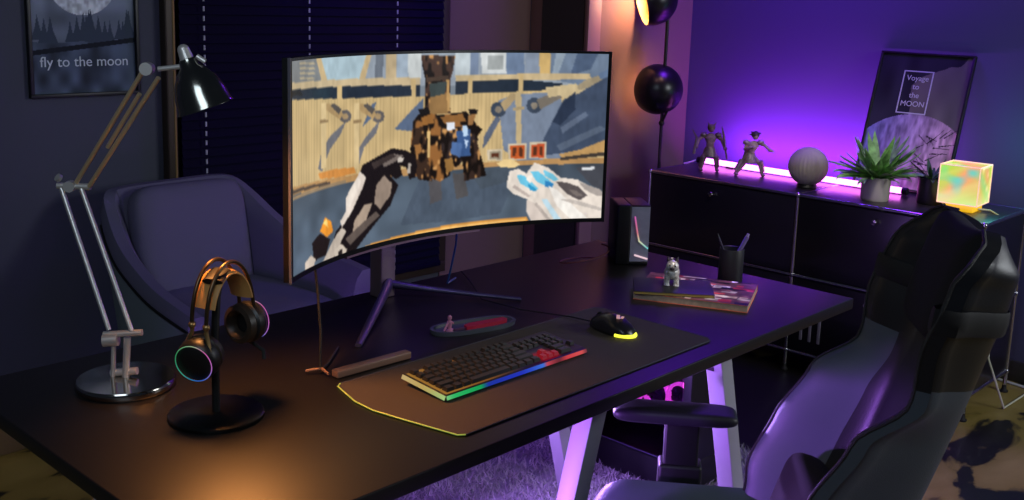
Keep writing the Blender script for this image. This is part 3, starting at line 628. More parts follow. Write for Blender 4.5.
for k_, nm in ((-1, 'left'), (1, 'right')):
    out = (ax*k_+Vector((0, 0, -.22 if k_ < 0 else .0))-ay*.25).normalized() if k_ < 0 else (ax-ay*.1).normalized()
    c0 = ax*(hx+.004)*k_+Vector((0, 0, -.014 if k_ < 0 else .020))
    e_ = MB().lathe([(0, .020), (.030, .021), (.037, .016), (.040, .006), (.040, -.004), (.036, -.008), (0, -.008)], 36, c0, out).build('ear_cup', leather, hp)
    MB().lathe([(.036, -.008), (.039, -.012), (.037, -.024), (.028, -.027), (.020, -.020), (.018, -.010)], 36, c0, out).build('ear_pad', mat('ear_pad_leather', (48, 38, 30), .4), e_)
    ring = MB(); x_ = out.orthogonal().normalized(); y_ = out.cross(x_)
    ring.grid(lambda u, v: c0+out*(.0215+.0012*math.sin(PI*v))+(x_*math.cos(2*PI*u)+y_*math.sin(2*PI*u))*(.0345+.0018*v), 60, 3)
    ro = ring.build('light_ring', vmat('ring_light', emit=.6), e_)
    zz = np.array([v.co.z-c0.z for v in ro.data.vertices])/.036; an = np.array([math.atan2((v.co-c0).dot(sd), v.co.z-c0.z) for v in ro.data.vertices])
    rc = ramp((an+PI)/(2*PI), [(0, (30, 120, 235)), (.12, (60, 190, 160)), (.3, (60, 160, 100)), (.5, (180, 210, 170)), (.62, (230, 110, 190)), (.8, (220, 130, 230)), (1, (30, 120, 235))])
    ca = ro.data.color_attributes.new('col', 'FLOAT_COLOR', 'POINT'); a4 = np.ones((len(rc), 4), np.float32); a4[:, :3] = s2l(rc); ca.data.foreach_set('color', a4.ravel())
    top = ax*hx*k_*1.05+Vector((0, 0, .045)); yk = MB()
    for s_ in (-1, 1): yk.tube([top+ay*.017*s_, top+ay*.017*s_-Vector((0, 0, .012)), c0+out*.006+ay*.030*s_+Vector((0, 0, .018))], .004, 8)
    yk.ball(top+ay*.017, .007, 10).ball(top-ay*.017, .007, 10).each('yoke', gold, hp)
MB().tube([ax*.07+Vector((0, 0, -.02)), ax*.075-ay*.03+Vector((0, 0, -.035)), ax*.07-ay*.035+Vector((0, 0, -.05))], .004, 8).build('microphone', blk, hp)

# oval tray with red lighter and small figure
tr = MB(); n_ = 40
ov = lambda sx, sy: [(sx*(abs(math.cos(a))**.75)*(1 if math.cos(a) > 0 else -1), sy*(abs(math.sin(a))**.8)*(1 if math.sin(a) > 0 else -1)) for a in [2*PI*i/n_+.01 for i in range(n_)]]
o1 = ov(.112, .042); o2 = ov(.106, .036)
vs = [(x, y, 0) for x, y in o1]+[(x*1.02, y*1.02, .010) for x, y in o1]+[(x, y, .010) for x, y in o2]+[(x*.97, y*.97, .003) for x, y in o2]
tr.add(vs, [tuple(range(n_))[::-1]]+[(r*n_+i, r*n_+(i+1) % n_, (r+1)*n_+(i+1) % n_, (r+1)*n_+i) for r in range(3) for i in range(n_)]+[tuple(3*n_+i for i in range(n_))], 0, True)
TR = (1.72, 1.715, DZ); ta = math.radians(-14)
o = tag(tr.build('oval_tray', mat('grey_tray', (78, 80, 90), .45)), 'shallow grey oval tray on the desk behind the keyboard', 'tray'); o.location = TR; o.rotation_euler = (0, 0, ta)
o = thing('folding_knife', 'red flat-handled knife lying in the grey oval tray', 'knife', (1.745, 1.700, DZ+.0035), math.radians(-10))
MB().prism([(-.060, -.010), (-.045, -.014), (.055, -.012), (.062, -.004), (.060, .010), (-.04, .013), (-.058, .006)], 0, .010).build('handle', mat('red_plastic', (190, 40, 66), .4), o)
MB().prism([(-.06, -.006), (-.088, -.004), (-.092, .001), (-.06, .005)], .003, .006).build('blade', mat('pink_grey_steel', (150, 110, 130), .3, .7), o)
o = thing('mini_figure', 'tiny pale pink figure standing in the left end of the oval tray', 'figurine', (1.653, 1.728, DZ+.0035))
MB().lathe([(0, 0), (.011, 0), (.010, .004), (.005, .006), (.0055, .018), (.007, .022), (.003, .026), (.0055, .030), (.0045, .036), (0, .039)], 16).build('body', mat('pink_plastic', (206, 130, 160), .4), o)
MB().tube([(-.004, 0, .022), (-.014, -.002, .012), (-.020, -.002, .004)], .0025, 8).tube([(.004, 0, .022), (.012, 0, .016)], .0025, 8).build('arms', MATS['pink_plastic'], o)

# magazines, figure, pen holder
def cover(name, lx, ly, z, par, seed, base, alts):
    U, V = np.meshgrid(np.linspace(0, 1, 97), np.linspace(0, 1, 65)); U = U.ravel(); V = V.ravel()
    c = np.tile(np.array(base, float), (U.size, 1)); rs = np.random.RandomState(seed)
    for k in range(70):
        x, y, a_, b_ = rs.rand(), rs.rand(), .02+rs.rand()*.09, .01+rs.rand()*.05; q = (np.abs(U-x) < a_) & (np.abs(V-y) < b_); c[q] = alts[rs.randint(len(alts))]
    n = vnoise(U+1, V+1, 18, seed); c *= (.6+.8*n)[:, None]
    painted('cover', vmat('printed_cover', .35), lambda u, v: ((u-.5)*lx, (v-.5)*ly, z), 96, 64, s2l(c), par)
mg = thing('magazine', 'thick magazine with a busy red and black printed cover, lowest of the desk stack', 'magazine', (2.385, 1.522, DZ), math.radians(-66))
MB().box(-.150, .150, -.115, .115, .002, .018).build('pages', mat('page_edges', (196, 170, 150), .8, noise=.2, nscale=60), mg)
cover('cover', .302, .232, .0195, mg, 3, (110, 70, 76), [(225, 80, 70), (240, 210, 200), (24, 22, 28), (200, 60, 70), (200, 190, 190), (30, 26, 34), (230, 140, 110)])
MB().box(-.151, .151, -.116, .116, .0, .002).box(-.151, .151, -.116, .116, .018, .0192).box(-.151, .151, .115, .1165, 0, .0192).build('binding', mat('salmon_card', (250, 130, 100), .5), mg)
nb = thing('notebook', 'thin dark notebook with yellow edging lying on top of the magazine', 'notebook', (2.325, 1.560, DZ+.0198), math.radians(-52))
MB().box(-.105, .105, -.072, .072, .001, .007).build('pages', mat('yellow_page_edges', (176, 150, 80), .7), nb)
MB().box(-.106, .106, -.073, .073, .007, .0085, .0006).box(-.106, .106, -.073, .073, 0, .001).build('cover_board', mat('dark_cover', (26, 30, 34), .45), nb)
fg = thing('animal_figurine', 'small silver-grey four-legged creature figurine standing on the dark notebook', 'figurine', (2.335, 1.572, DZ+.0285), math.radians(125))
fgm = mat('speckled_silver', (240, 232, 220), .35, .3, noise=.6, nscale=160)
b = MB(); b.ball((0, 0, .034), (.021, .027, .021), 20); b.ball((0, .020, .056), (.017, .017, .016), 18)
for x, y in ((-.011, .014), (.011, .014), (-.011, -.014), (.011, -.014)): b.tube([(x, y, .028), (x*1.15, y*1.1, .010), (x*1.15, y*1.15+.002, 0)], [.009, .0075, .0085], 12)
b.build('body', fgm, fg)
b = MB(); b.tube([(-.010, .014, .068), (-.014, .012, .080)], [.006, .002], 10).tube([(.010, .014, .068), (.014, .012, .080)], [.006, .002], 10); b.build('ears', mat('dark_silver', (70, 64, 72), .35, .6), fg)
MB().ball((0, .036, .052), (.007, .006, .005), 12).build('muzzle', MATS['dark_silver'], fg)
MB().tube([(0, -.026, .040), (0, -.034, .054), (.002, -.030, .066)], [.005, .004, .003], 10).build('tail', fgm, fg)
for x in (-.007, .007): MB().ball((x, .034, .060), .0028, 8).build('eye', glossblk, fg)
PX, PY_ = 2.575, 1.535
pc = tag(MB().lathe([(0, 0), (.034, 0), (.035, .003), (.035, .098), (.034, .100), (.032, .098), (.032, .006), (0, .005)], 40).build('pen_holder', mat('charcoal_cup', (30, 28, 34), .5)), 'charcoal cylindrical pen holder standing behind the magazine', 'pen holder'); pc.location = (PX, PY_, DZ)
pn = thing('pen', 'thick pale purple pen leaning right in the pen holder', 'pen', (PX, PY_, DZ+.007), 0, 'pens in the pen holder')
MB().tube([(-.012, .012, 0), (.028, -.030, .128)], .006, 10).build('barrel', mat('lavender_plastic', (130, 110, 170), .4), pn)
MB().tube([(.028, -.030, .128), (.030, -.032, .136)], .004, 10).build('button', mat('pale_tip', (190, 180, 200), .3), pn)
pn = thing('pen', 'thin dark pen leaning left in the pen holder', 'pen', (PX, PY_, DZ+.007), 0, 'pens in the pen holder')
MB().tube([(.010, -.008, 0), (-.028, .030, .125)], .0032, 10).build('barrel', mat('dark_purple_plastic', (48, 40, 66), .4), pn)
MB().tube([(-.028, .030, .125), (-.030, .032, .134)], [.0028, .0015], 10).build('tip', blk, pn)

# small speaker with glass side at the far end of the desk
sp = thing('desktop_speaker', 'small black upright speaker with grey glass side and a coloured light line', 'speaker', (2.548, 1.876, DZ), math.radians(-47+6))
MB().box(-.054, -.010, -.055, .075, 0, .185, .006).build('cabinet', mat('speaker_black', (14, 14, 18), .4), sp)
MB().box(-.010, .046, -.055, .075, 0, .012, .003).box(-.010, .046, .060, .075, .012, .185, .003).box(-.010, .046, -.055, .060, .180, .185, .002).build('side_frame', MATS['speaker_black'], sp)
MB().box(-.010, .0460, -.053, -.048, .012, .180).build('glass_front', mat('grey_glass', (150, 150, 168), .25, noise=.1), sp, 'grey glossy glass front')
b = MB(); b.tube([(.000, -.0555, .150), (.010, -.0555, .100), (.016, -.0555, .075), (.044, -.0555, .052)], .0022, 8).tube([(.004, -.0555, .032), (.044, -.0555, .020)], .0028, 8)
o = b.build('light_line', vmat('speaker_line_light', emit=1.1), sp)
zz = np.array([v.co.z for v in o.data.vertices]); rc = ramp(zz/.15, [(0, (230, 190, 200)), (.25, (220, 190, 200)), (.35, (80, 190, 190)), (.5, (200, 200, 160)), (.6, (190, 110, 110)), (1, (190, 90, 160))])
ca = o.data.color_attributes.new('col', 'FLOAT_COLOR', 'POINT'); a4 = np.ones((len(rc), 4), np.float32); a4[:, :3] = s2l(rc); ca.data.foreach_set('color', a4.ravel())

# ---------------- posters ----------------
serif = mat('pale_print', (225, 235, 240), .6)
pt = thing('framed_poster', 'black-framed moon poster reading fly to the moon, hung on the left wall', 'poster', (1.571, YB, 1.409))
pw, ph = .185, .25
fr = MB()
for q in ((-pw, pw, -ph, -ph+.012), (-pw, pw, ph-.012, ph), (-pw, -pw+.012, -ph+.012, ph-.012), (pw-.012, pw, -ph+.012, ph-.012)): fr.box(q[0], q[1], -.022, -.001, q[2], q[3], .0015)
fr.build('frame', mat('black_frame', (14, 15, 18), .4), pt)
nu, nv = 150, 200
U, V = np.meshgrid(np.linspace(-1, 1, nu+1), np.linspace(-1, 1, nv+1)); U = U.ravel(); V = V.ravel(); X = U*(pw-.011); Z = V*(ph-.011)
n1_ = vnoise(U+2, V+2, 5, 5); n2_ = vnoise(U+2, V+2, 22, 6)
c = np.array((130, 142, 156.))[None, :]*(.75+.5*n1_*np.clip((Z+.25)/.4, .4, 1.2))[:, None]
d = np.hypot(X+.000, Z-.130); mo = d < .118; c[mo] = np.array((236, 246, 246.))*(.72+.28*n2_[mo]+.18*vnoise(U+2, V+2, 7, 9)[mo])[:, None]
def tree(x, zb, h): return [(x-h*.27, zb), (x-h*.10, zb+h*.45), (x-h*.05, zb+h*.7), (x, zb+h), (x+h*.05, zb+h*.7), (x+h*.10, zb+h*.45), (x+h*.27, zb)]
rs = np.random.RandomState(4)
for k in range(22):
    q = inside(X, Z, tree(-.165+.33*rs.rand(), -.085+.02*rs.rand(), .06+.05*rs.rand())); c[q] = (66, 78, 92)
q = Z < -.075+.012*(n1_-.5); c[q] = np.array((80, 92, 108.))*(.6+.7*n1_[q])[:, None]
q = (np.abs(Z+.088-.02*U) < .008); c[q] = (30, 36, 44)
painted('print', vmat('poster_print', .6, spec=.15), lambda u, v: ((2*u-1)*(pw-.011), -.008, (2*v-1)*(ph-.011)), nu, nv, s2l(c), pt)
tx = text('lettering', 'fly to the moon', .047, serif, pt, (0, -.0095, -.152), (PI/2, 0, 0))

p2 = thing('leaning_poster', 'framed poster reading Voyage to the MOON leaning on the right wall behind the plants', 'poster', (4.380, 1.825, .765))
hgt, wd = .605, .205; lean = math.asin((XW-.012-4.380)/hgt)
p2.rotation_euler = (lean, 0, -PI/2) ; p2.rotation_mode = 'XYZ'
# local frame: x along the wall, -y out of the picture, z up the leaning board
p2.matrix_world = Matrix.Translation((4.380, 1.825, .765)) @ Matrix.Rotation(-PI/2, 4, 'Z') @ Matrix.Rotation(-lean, 4, 'X')
fr = MB()
for q in ((-wd, wd, 0, .010), (-wd, wd, hgt-.010, hgt), (-wd, -wd+.010, .010, hgt-.010), (wd-.010, wd, .010, hgt-.010)): fr.box(q[0], q[1], -.012, .008, q[2], q[3], .0015)
fr.build('frame', MATS['black_frame'], p2); MB().box(-wd+.01, wd-.01, -.001, .006, .01, hgt-.01).build('backing', blk, p2)
U, V = np.meshgrid(np.linspace(-1, 1, 141), np.linspace(0, 1, 201)); U = U.ravel(); V = V.ravel(); X = U*wd; Z = V*hgt
n1_ = vnoise(U+2, V+2, 4, 15); n2_ = vnoise(U+2, V+2, 16, 16); n3_ = vnoise(U+2, V+2, 40, 17)
c = np.array((40, 40, 48.))[None, :]*(.7+.6*n1_)[:, None]
q = (Z < .50+.10*U+.06*(n1_-.5)) & (U > -.1+.35*(n1_-.5)) ; c[q] = np.array((112, 104, 100.))*(.8+.3*n1_[q])[:, None]
mo = np.hypot(X-.01, (Z-.02)) < .315; t = np.clip((U+1)/2, 0, 1)[:, None]
mc = np.array((106, 112, 160.))*(1-t)+np.array((206, 160, 176.))*t
c[mo] = (mc*(.65+.5*n2_+.15*n3_)[:, None])[mo]
rs = np.random.RandomState(8)
for k in range(16):
    x0_, z0_ = .03+.14*rs.rand(), .10+.15*rs.rand(); an_ = -.9+1.8*rs.rand(); l_ = .04+.07*rs.rand(); x1_, z1_ = x0_+l_*math.cos(an_), z0_+l_*math.sin(an_)
    q = inside(X, Z, [(x0_, z0_-.003), (x0_, z0_+.003), (x1_, z1_+.001), (x1_, z1_-.001)]); c[q] = (44, 34, 44)
painted('print', MATS['poster_print'], lambda u, v: ((2*u-1)*(wd-.009), -.004, v*hgt), 140, 200, s2l(c), p2)
wl = mat('white_print', (190, 190, 196), .6); b = MB(); a0, a1, c0_, c1_ = -.085, .045, .335, .525
for q in ((a0, a1, c0_, c0_+.005), (a0, a1, c1_-.005, c1_), (a0, a0+.005, c0_, c1_), (a1-.005, a1, c0_, c1_)): b.box(q[0], q[1], -.0055, -.0045, q[2], q[3])
b.build('lettering_border', wl, p2)
text('lettering', 'Voyage\nto\nthe\nMOON', .033, wl, p2, (-.020, -.0055, .482), (PI/2, 0, 0))

# ---------------- sideboard ----------------
SX0, SX1, SY1, SY0 = 3.95, 4.40, 2.81, 1.31
sb = thing('sideboard', 'low dark metal sideboard with chrome tube frame along the right wall', 'sideboard', (4.17, 2.06, 0))
def SB(o): o.location = (-4.17, -2.06, 0); return o
tube_c = mat('chrome_tube', (190, 190, 196), .22, 1); pan = mat('black_panel', (20, 18, 26), .3, .0, coat=.2)
f = MB(); zl = (.09, .418, .757)
ys = (SY1, 2.06, SY0)
for y in ys:
    for x in (SX0, SX1): f.tube([(x, y, .03), (x, y, .757)], .0085, 10)
for z in zl:
    for x in (SX0, SX1): f.tube([(x, SY0, z), (x, SY1, z)], .0085, 10)
    for y in ys: f.tube([(SX0, y, z), (SX1, y, z)], .0085, 10)
SB(f.build('tube_frame', tube_c, sb))
bn = MB()
for z in zl:
    for y in ys:
        for x in (SX0, SX1): bn.ball((x, y, z), .0125, 12)
for o in bn.each('ball_connector', tube_c, sb): SB(o)
ft = MB()
for y in ys:
    for x in (SX0, SX1): ft.lathe([(0, 0), (.016, 0), (.017, .006), (.010, .012), (.008, .03), (0, .03)], 16, (x, y, 0))
for o in ft.each('foot', rub, sb): SB(o)
list(map(SB, MB().box(SX0+.004, SX1, SY0+.004, 2.056, .748, .7635, .001).box(SX0+.004, SX1, 2.064, SY1-.004, .748, .7635, .001).each('top_panel', mat('top_panel_lacquer', (40, 36, 48), .3), sb)))
list(map(SB, MB().box(SX0+.006, SX1, SY1-.004, SY1+.001, .098, .749).box(SX0+.006, SX1, SY0-.001, SY0+.004, .098, .749).each('side_panel', pan, sb)))
SB(MB().box(SX1-.004, SX1+.001, SY0, SY1, .098, .749).build('back_panel', pan, sb))
list(map(SB, MB().box(SX0+.006, SX1-.005, SY0+.005, SY1-.005, .084, .096).box(SX0+.03, SX1-.005, SY0+.005, SY1-.005, .412, .424).each('shelf_panel', pan, sb)))
for y0, y1 in ((SY0, 2.06), (2.06, SY1)):
    for z0, z1, low in ((.418, .757, 0), (.09, .418, 1)):
        dr_ = SB(MB().box(SX0-.003, SX0+.003, y0+.011, y1-.011, z0+.011, z1-.011, .0015).build('door', pan, sb))
        yc = (y0+y1)/2+.035; zc = z1-.055
        MB().lathe([(0, .024), (.010, .023), (.012, .018), (.008, .012), (.007, 0)], 18, (SX0-.003, yc, zc), (-1, 0, 0)).build('knob', chrome, dr_)
        if low:
            lv = MB()
            for k in range(3): lv.box(SX0-.0075, SX0-.003, y1-.15+k*.040, y1-.138+k*.040, z0+.06, z1-.10, .001)
            if y0 == SY0: lv.each('vent_slot', mat('grey_slot', (170, 165, 185), .35, .5), dr_)

# light tube
lt = thing('light_tube', 'long glowing pink-magenta light tube lying along the back of the sideboard', 'light tube', (4.315, 2.79, .7635))
MB().tube([(0, -.015, .017), (-.01, -.50, .017), (-.02, -1.02, .017)], .013, 16).build('tube', mat('magenta_tube', (255, 180, 255), .5, emit=(255, 120, 255), es=6), lt)
MB().tube([(0, .006, .017), (0, -.016, .017)], .0150, 16).tube([(-.02, -1.02, .017), (-.021, -1.042, .017)], .0150, 16).box(-.014, .014, -.2, -.16, 0, .006).box(-.024, .0, -.9, -.86, 0, .006).each('end_cap', blk, lt)
MB().tube([(0, .006, .017), (-.02, .015, .012), (-.06, .02, .006), (-.09, .026, .004)], .004, 8).build('plug_lead', mat('white_lead', (200, 190, 220), .5), lt)
light('light_tube_glow', 'AREA', (4.42, 2.30, .80), 14, (.38, .03, 1), .95, (4.60, 2.30, 1.02), None, size_y=.03).data.shape = 'RECTANGLE'
bpy.data.objects['light_tube_glow'].rotation_euler = Matrix((Vector((0, 1, 0)), Vector((.7, 0, -.72)).normalized(), Vector((-.72, 0, -.7)).normalized())).transposed().to_euler()

# figurines
def limb(b, pts, rs_): b.tube(pts, rs_, 10)
def figurine(name, label, loc, rz, pose, tones):
    o = thing(name, label, 'figurine', loc, rz, 'figurines on the sideboard')
    am = mat('figure_armour_'+tones[3], tones[0], .4, .3, noise=.4, nscale=120); bm_ = mat('figure_cloth_'+tones[3], tones[1], .6, noise=.4, nscale=90); o.scale = (1.12, 1.15, 1.04); hm = mat('figure_hair_'+tones[3], tones[2], .6)
    b = MB()
    if pose == 0:
        hip, chest, head = (0, 0, .095), (0, .004, .150), (0, .006, .190); kn = ((-.026, .010, .055), (.026, .010, .055)); ftt = ((-.034, .0, .008), (.034, .0, .008)); el = ((-.048, .0, .140), (.050, .004, .142)); hd_ = ((-.058, .022, .105), (.062, .022, .110))
    else:
        hip, chest, head = (.005, 0, .085), (-.004, .006, .135), (-.010, .010, .175); kn = ((-.034, .016, .055), (.032, -.006, .045)); ftt = ((-.048, .012, .008), (.056, -.010, .008)); el = ((-.050, .012, .136), (.032, .010, .120)); hd_ = ((-.064, .030, .118), (.006, .040, .130))
    b.tube([hip, ((hip[0]+chest[0])/2, 0, (hip[2]+chest[2])/2), chest, (chest[0], chest[1], chest[2]+.018)], [(.019, .015), (.015, .012), (.025, .017), (.012, .010)], 14, flat=(1, 0, 0))
    for s_ in (0, 1):
        sg = -1 if s_ == 0 else 1
        limb(b, [(hip[0]+sg*.011, 0, hip[2]), kn[s_], ftt[s_]], [.013, .010, .007]); b.ball((ftt[s_][0], ftt[s_][1]+.008, .007), (.009, .016, .007), 10)
        limb(b, [(chest[0]+sg*.024, chest[1], chest[2]+.010), el[s_], hd_[s_]], [.009, .0075, .006]); b.ball(hd_[s_], .0085, 10)
    b.ball(head, (.013, .014, .016), 14); b.build('body', bm_, o)
    b = MB()
    for sg in (-1, 1): b.ball((chest[0]+sg*.030, chest[1], chest[2]+.012), (.015, .014, .012), 12); b.tube([(kn[0 if sg < 0 else 1][0], kn[0 if sg < 0 else 1][1], kn[0][2]+.012), (ftt[0 if sg < 0 else 1][0], ftt[0 if sg < 0 else 1][1], .02)], [.0125, .010], 10)
    b.lathe([(.020, .012), (.026, -.004), (.030, -.026), (.028, -.028), (.018, 0)], 16, hip); b.each('armour', am, o)
    b = MB(); b.ball((head[0], head[1]-.003, head[2]+.005), (.017, .017, .016), 14)
    if pose == 1:
        for k in range(7): a = k*.9; b.tube([(head[0], head[1]-.004, head[2]+.008), (head[0]+.026*math.cos(a), head[1]-.008+.012*math.sin(a), head[2]+.006+.016*abs(math.sin(a)))], [.009, .001], 8)
    else:
        b.tube([(head[0]-.008, head[1], head[2]+.012), (head[0]-.018, head[1], head[2]+.030)], [.005, .001], 8); b.tube([(head[0]+.008, head[1], head[2]+.012), (head[0]+.018, head[1], head[2]+.030)], [.005, .001], 8)
    b.build('headgear', hm, o)
    if pose == 0:
        b = MB(); b.tube([(-.066, .03, .06), (-.050, .016, .16), (-.044, .0, .20)], [.003, .005, .002], 8).tube([(.072, .03, .08), (.060, .014, .15), (.078, .0, .185)], [.006, .005, .002], 8); b.each('weapon', am, o)
    else:
        b = MB(); b.tube([(-.064, .030, .118), (-.080, .040, .112)], [.007, .004], 8).build('weapon', am, o)
        MB().grid(lambda u, v: (.030*(u-.5)*(1+v), -.016-.012*v+.004*math.sin(u*9), .145-.085*v), 8, 10).build('cloak', bm_, o)
    return o
figurine('warrior_figurine', 'armoured horned warrior figurine at the left end of the sideboard top', (4.145, 2.625, .7635), math.radians(135), 0, ((104, 92, 84), (126, 96, 110), (90, 74, 60), 'warrior'))
figurine('fighter_figurine', 'dark-haired fighter figurine in a wide stance beside the round speaker', (4.19, 2.435, .7635), math.radians(140), 1, ((150, 130, 136), (170, 140, 150), (52, 40, 50), 'fighter'))
# round speaker
rs_o = thing('round_speaker', 'grey fabric ball-shaped speaker in the middle of the sideboard top', 'speaker', (4.12, 2.115, .7635))
b = MB(); R_ = .083
b.grid(lambda u, v: ((R_+.0012*math.sin(u*2*PI*30)*math.cos((v-.5)*PI))*math.cos((v-.5)*PI*.97)*math.cos(2*PI*u), (R_+.0012*math.sin(u*2*PI*30)*math.cos((v-.5)*PI))*math.cos((v-.5)*PI*.97)*math.sin(2*PI*u), .092+R_*math.sin((v-.5)*PI*.97)), 180, 32)
b.build('fabric_ball', mat('grey_speaker_fabric', (168, 158, 150), .85, bump=.3, bscale=500), rs_o)
MB().lathe([(0, 0), (.040, 0), (.044, .004), (.042, .012), (.034, .022), (0, .022)], 36).build('foot', blk, rs_o)

# potted plants
def plant(name, label, loc, pr_, ph_, potm, leafm, nleaf, lmin, lmax, seed, lean_=1.0):
    o = thing(name, label, 'plant', loc, 0, 'potted plants on the sideboard')
    MB().lathe([(0, 0), (pr_*.90, 0), (pr_*.96, .005), (pr_, ph_-.004), (pr_, ph_), (pr_-.005, ph_), (pr_-.006, ph_-.014), (0, ph_-.014)], 40).build('pot', potm, o)
    MB().lathe([(0, ph_-.008), (pr_*.5, ph_-.007), (pr_-.0065, ph_-.012)], 24).build('soil', mat('dark_soil', (30, 24, 20), .9), o)
    rs = random.Random(seed); b = MB()
    for k in range(nleaf):
        a = 2*PI*k*.382+rs.uniform(-.3, .3); el = rs.uniform(.25, 1.35)*lean_; ln = rs.uniform(lmin, lmax); hw = ln*rs.uniform(.055, .10)
        d = Vector((math.cos(a), math.sin(a), 0)); s_ = Vector((-d.y, d.x, 0)); tw = rs.uniform(-.4, .4)
        def lf(u, v):
            r = v*ln; cur = el-.75*v**1.6; 
            hx_ = ln*(math.sin(PI/2*v)*math.cos(el-.4*v)); zz = ln*(v*math.sin(el))-ln*.38*v*v*math.cos(el)
            ww = hw*max(0, math.sin(PI*min(1, v*.97+.03)))**.8*(1.25-.5*v); x_ = (u-.5)*2*ww
            return Vector((0, 0, ph_-.012))+d*(.006+hx_)+s_*(x_*math.cos(tw))+Vector((0, 0, zz+abs(u-.5)*hw*.6+x_*math.sin(tw)))
        b.grid(lf, 4, 9)
    lo = b.build('leaves', leafm, o, recalc=False); 
    return o
leafg = mat('variegated_leaf', (120, 170, 90), .45, noise=.55, nscale=35); leafd = mat('dark_leaf', (40, 70, 52), .5, noise=.4, nscale=30)
plant('potted_plant', 'leafy green plant in a pale grey pot in front of the leaning poster', (4.085, 1.795, .7635), .058, .095, mat('pale_grey_pot', (176, 168, 164), .55, bump=.1), leafg, 90, .10, .20, 11, 1.08)
plant('potted_plant', 'dark plant in a black pot beside the glowing cube lamp', (4.19, 1.615, .7635), .050, .105, mat('black_pot', (26, 22, 34), .4), leafd, 30, .07, .12, 12)

# cube lamp
cu = thing('cube_lamp', 'glowing rainbow-coloured crystal cube lamp on a small yellow-lit foot', 'lamp', (4.175, 1.478, .7635), math.radians(3))
hh = .074
def face(fn, nrm): 
    N = 24
    Ux, Vx = np.meshgrid(np.linspace(0, 1, N+1), np.linspace(0, 1, N+1)); Ux = Ux.ravel(); Vx = Vx.ravel(); P_ = np.array([fn(a, b_) for a, b_ in zip(Ux, Vx)])
    f1 = vnoise(P_[:, 0]*12+9+P_[:, 2]*5, P_[:, 1]*12+9+P_[:, 2]*9, 1.6, 21)[:, None]; f2 = vnoise(P_[:, 0]*10+P_[:, 2]*14+9, P_[:, 1]*9+9, 2.1, 22)[:, None]; f3 = vnoise(P_[:, 0]*16+9, P_[:, 2]*18+P_[:, 1]*8+9, 2.0, 23)[:, None]
    c = np.array((255, 160, 120.))*np.ones((len(Ux), 1)); c = c*(1-f1)+np.array((170, 240, 70.))*f1; g = np.clip(f2*2-.9, 0, 1); c = c*(1-g)+np.array((70, 220, 215.))*g; g = np.clip(f3*2-1, 0, 1); c = c*(1-g)+np.array((255, 235, 160.))*g
    lowv = np.clip(1-(P_[:, 2])/.09, 0, 1)[:, None]; c = c*(1-lowv*.75)+np.array((245, 255, 205.))*lowv*.75
    painted('crystal_face', vmat('crystal_light', rough=.15, emit=1.05), fn, N, N, s2l(c), cu)
z0 = .030
face(lambda u, v: (-hh, hh-2*hh*u, z0+2*hh*v), 0); face(lambda u, v: (hh-2*hh*u, -hh*1.0, z0+2*hh*v) if 0 else (-hh+2*hh*u, -hh, z0+2*hh*v), 0)
face(lambda u, v: (hh, -hh+2*hh*u, z0+2*hh*v), 0); face(lambda u, v: (hh-2*hh*u, hh, z0+2*hh*v), 0); face(lambda u, v: (-hh+2*hh*u, -hh+2*hh*v, z0+2*hh), 0)
fr = MB(); e_ = hh+.0005
for a in (-e_, e_):
    for b_ in (-e_, e_): fr.tube([(a, b_, z0), (a, b_, z0+2*hh)], .0022, 6).tube([(a, -e_, z0+(b_+e_)), (a, e_, z0+(b_+e_))], .0022, 6).tube([(-e_, a, z0+(b_+e_)), (e_, a, z0+(b_+e_))], .0022, 6)
fr.build('crystal_edges', mat('pale_edge', (240, 200, 180), .3, emit=(255, 200, 170), es=.8), cu)
MB().box(-.058, .058, -.058, .058, 0, z0, .004).build('foot', mat('yellow_lit_foot', (230, 190, 60), .5, emit=(240, 180, 20), es=.8), cu)
MB().tube([(.0, -.058, .010), (.02, -.10, .008), (.0, -.135, -.002), (-.035, -.155, -.05), (-.06, -.165, -.16), (-.07, -.17, -.34), (-.07, -.18, -.55), (.0, -.24, -.755), (.25, -.26, -.757)], .004, 8).build('power_lead', mat('white_lamp_lead', (214, 214, 190), .5), cu)
light('cube_lamp_glow', 'POINT', (4.33, 1.37, 1.0), .9, (.12, 1, .85), .10)

# ---------------- floor lamp ----------------
fl_ = thing('floor_lamp', 'tall black floor lamp with two round dome shades in the room corner', 'floor lamp', (4.125, 2.888, 0))
MB().lathe([(0, 0), (.066, 0), (.068, .004), (.066, .016), (.012, .022), (0, .022)], 36).build('base', blk, fl_)
MB().tube([(0, 0, .02), (0, 0, 1.72)], .0085, 12).build('pole', mat('pole_black', (20, 16, 18), .35), fl_)
def dome(c, axis, jn, es, en):
    axis = Vector(axis).normalized(); c = Vector(c); R_ = .120; TM = 2.0
    pr = [(R_*math.sin(t), -R_*math.cos(t)) for t in [TM*i/18 for i in range(19)]]; pi_ = [((R_-.003)*math.sin(t), -(R_-.003)*math.cos(t)) for t in [TM*i/18 for i in range(18, -1, -1)]]
    s_ = MB().lathe(pr, 40, c, axis).build('lamp_shade', mat('dome_black', (16, 15, 18), .3), fl_, recalc=False)
    MB().lathe(pi_, 40, c, axis).lathe([(R_*math.sin(TM), -R_*math.cos(TM)), ((R_-.003)*math.sin(TM), -(R_-.003)*math.cos(TM))], 40, c, axis).build('shade_lining', mat('gold_lining', (226, 200, 130), .4, .3), s_, recalc=False)
    MB().ball(c-axis*.05, .022, 16).build('bulb', mat('floor_lamp_bulb', (255, 220, 170), .5, emit=(255, 170, 90), es=es), s_)
    MB().tube([jn, Vector(jn)*.5+(c-axis*R_*.98)*.5, c-axis*R_*.98], .006, 10).ball(jn, .015, 12).build('shade_arm', blk, fl_)
    return s_
DC1 = Vector((.002, .036, 1.118)); A1 = Vector((.12, .99, .0))
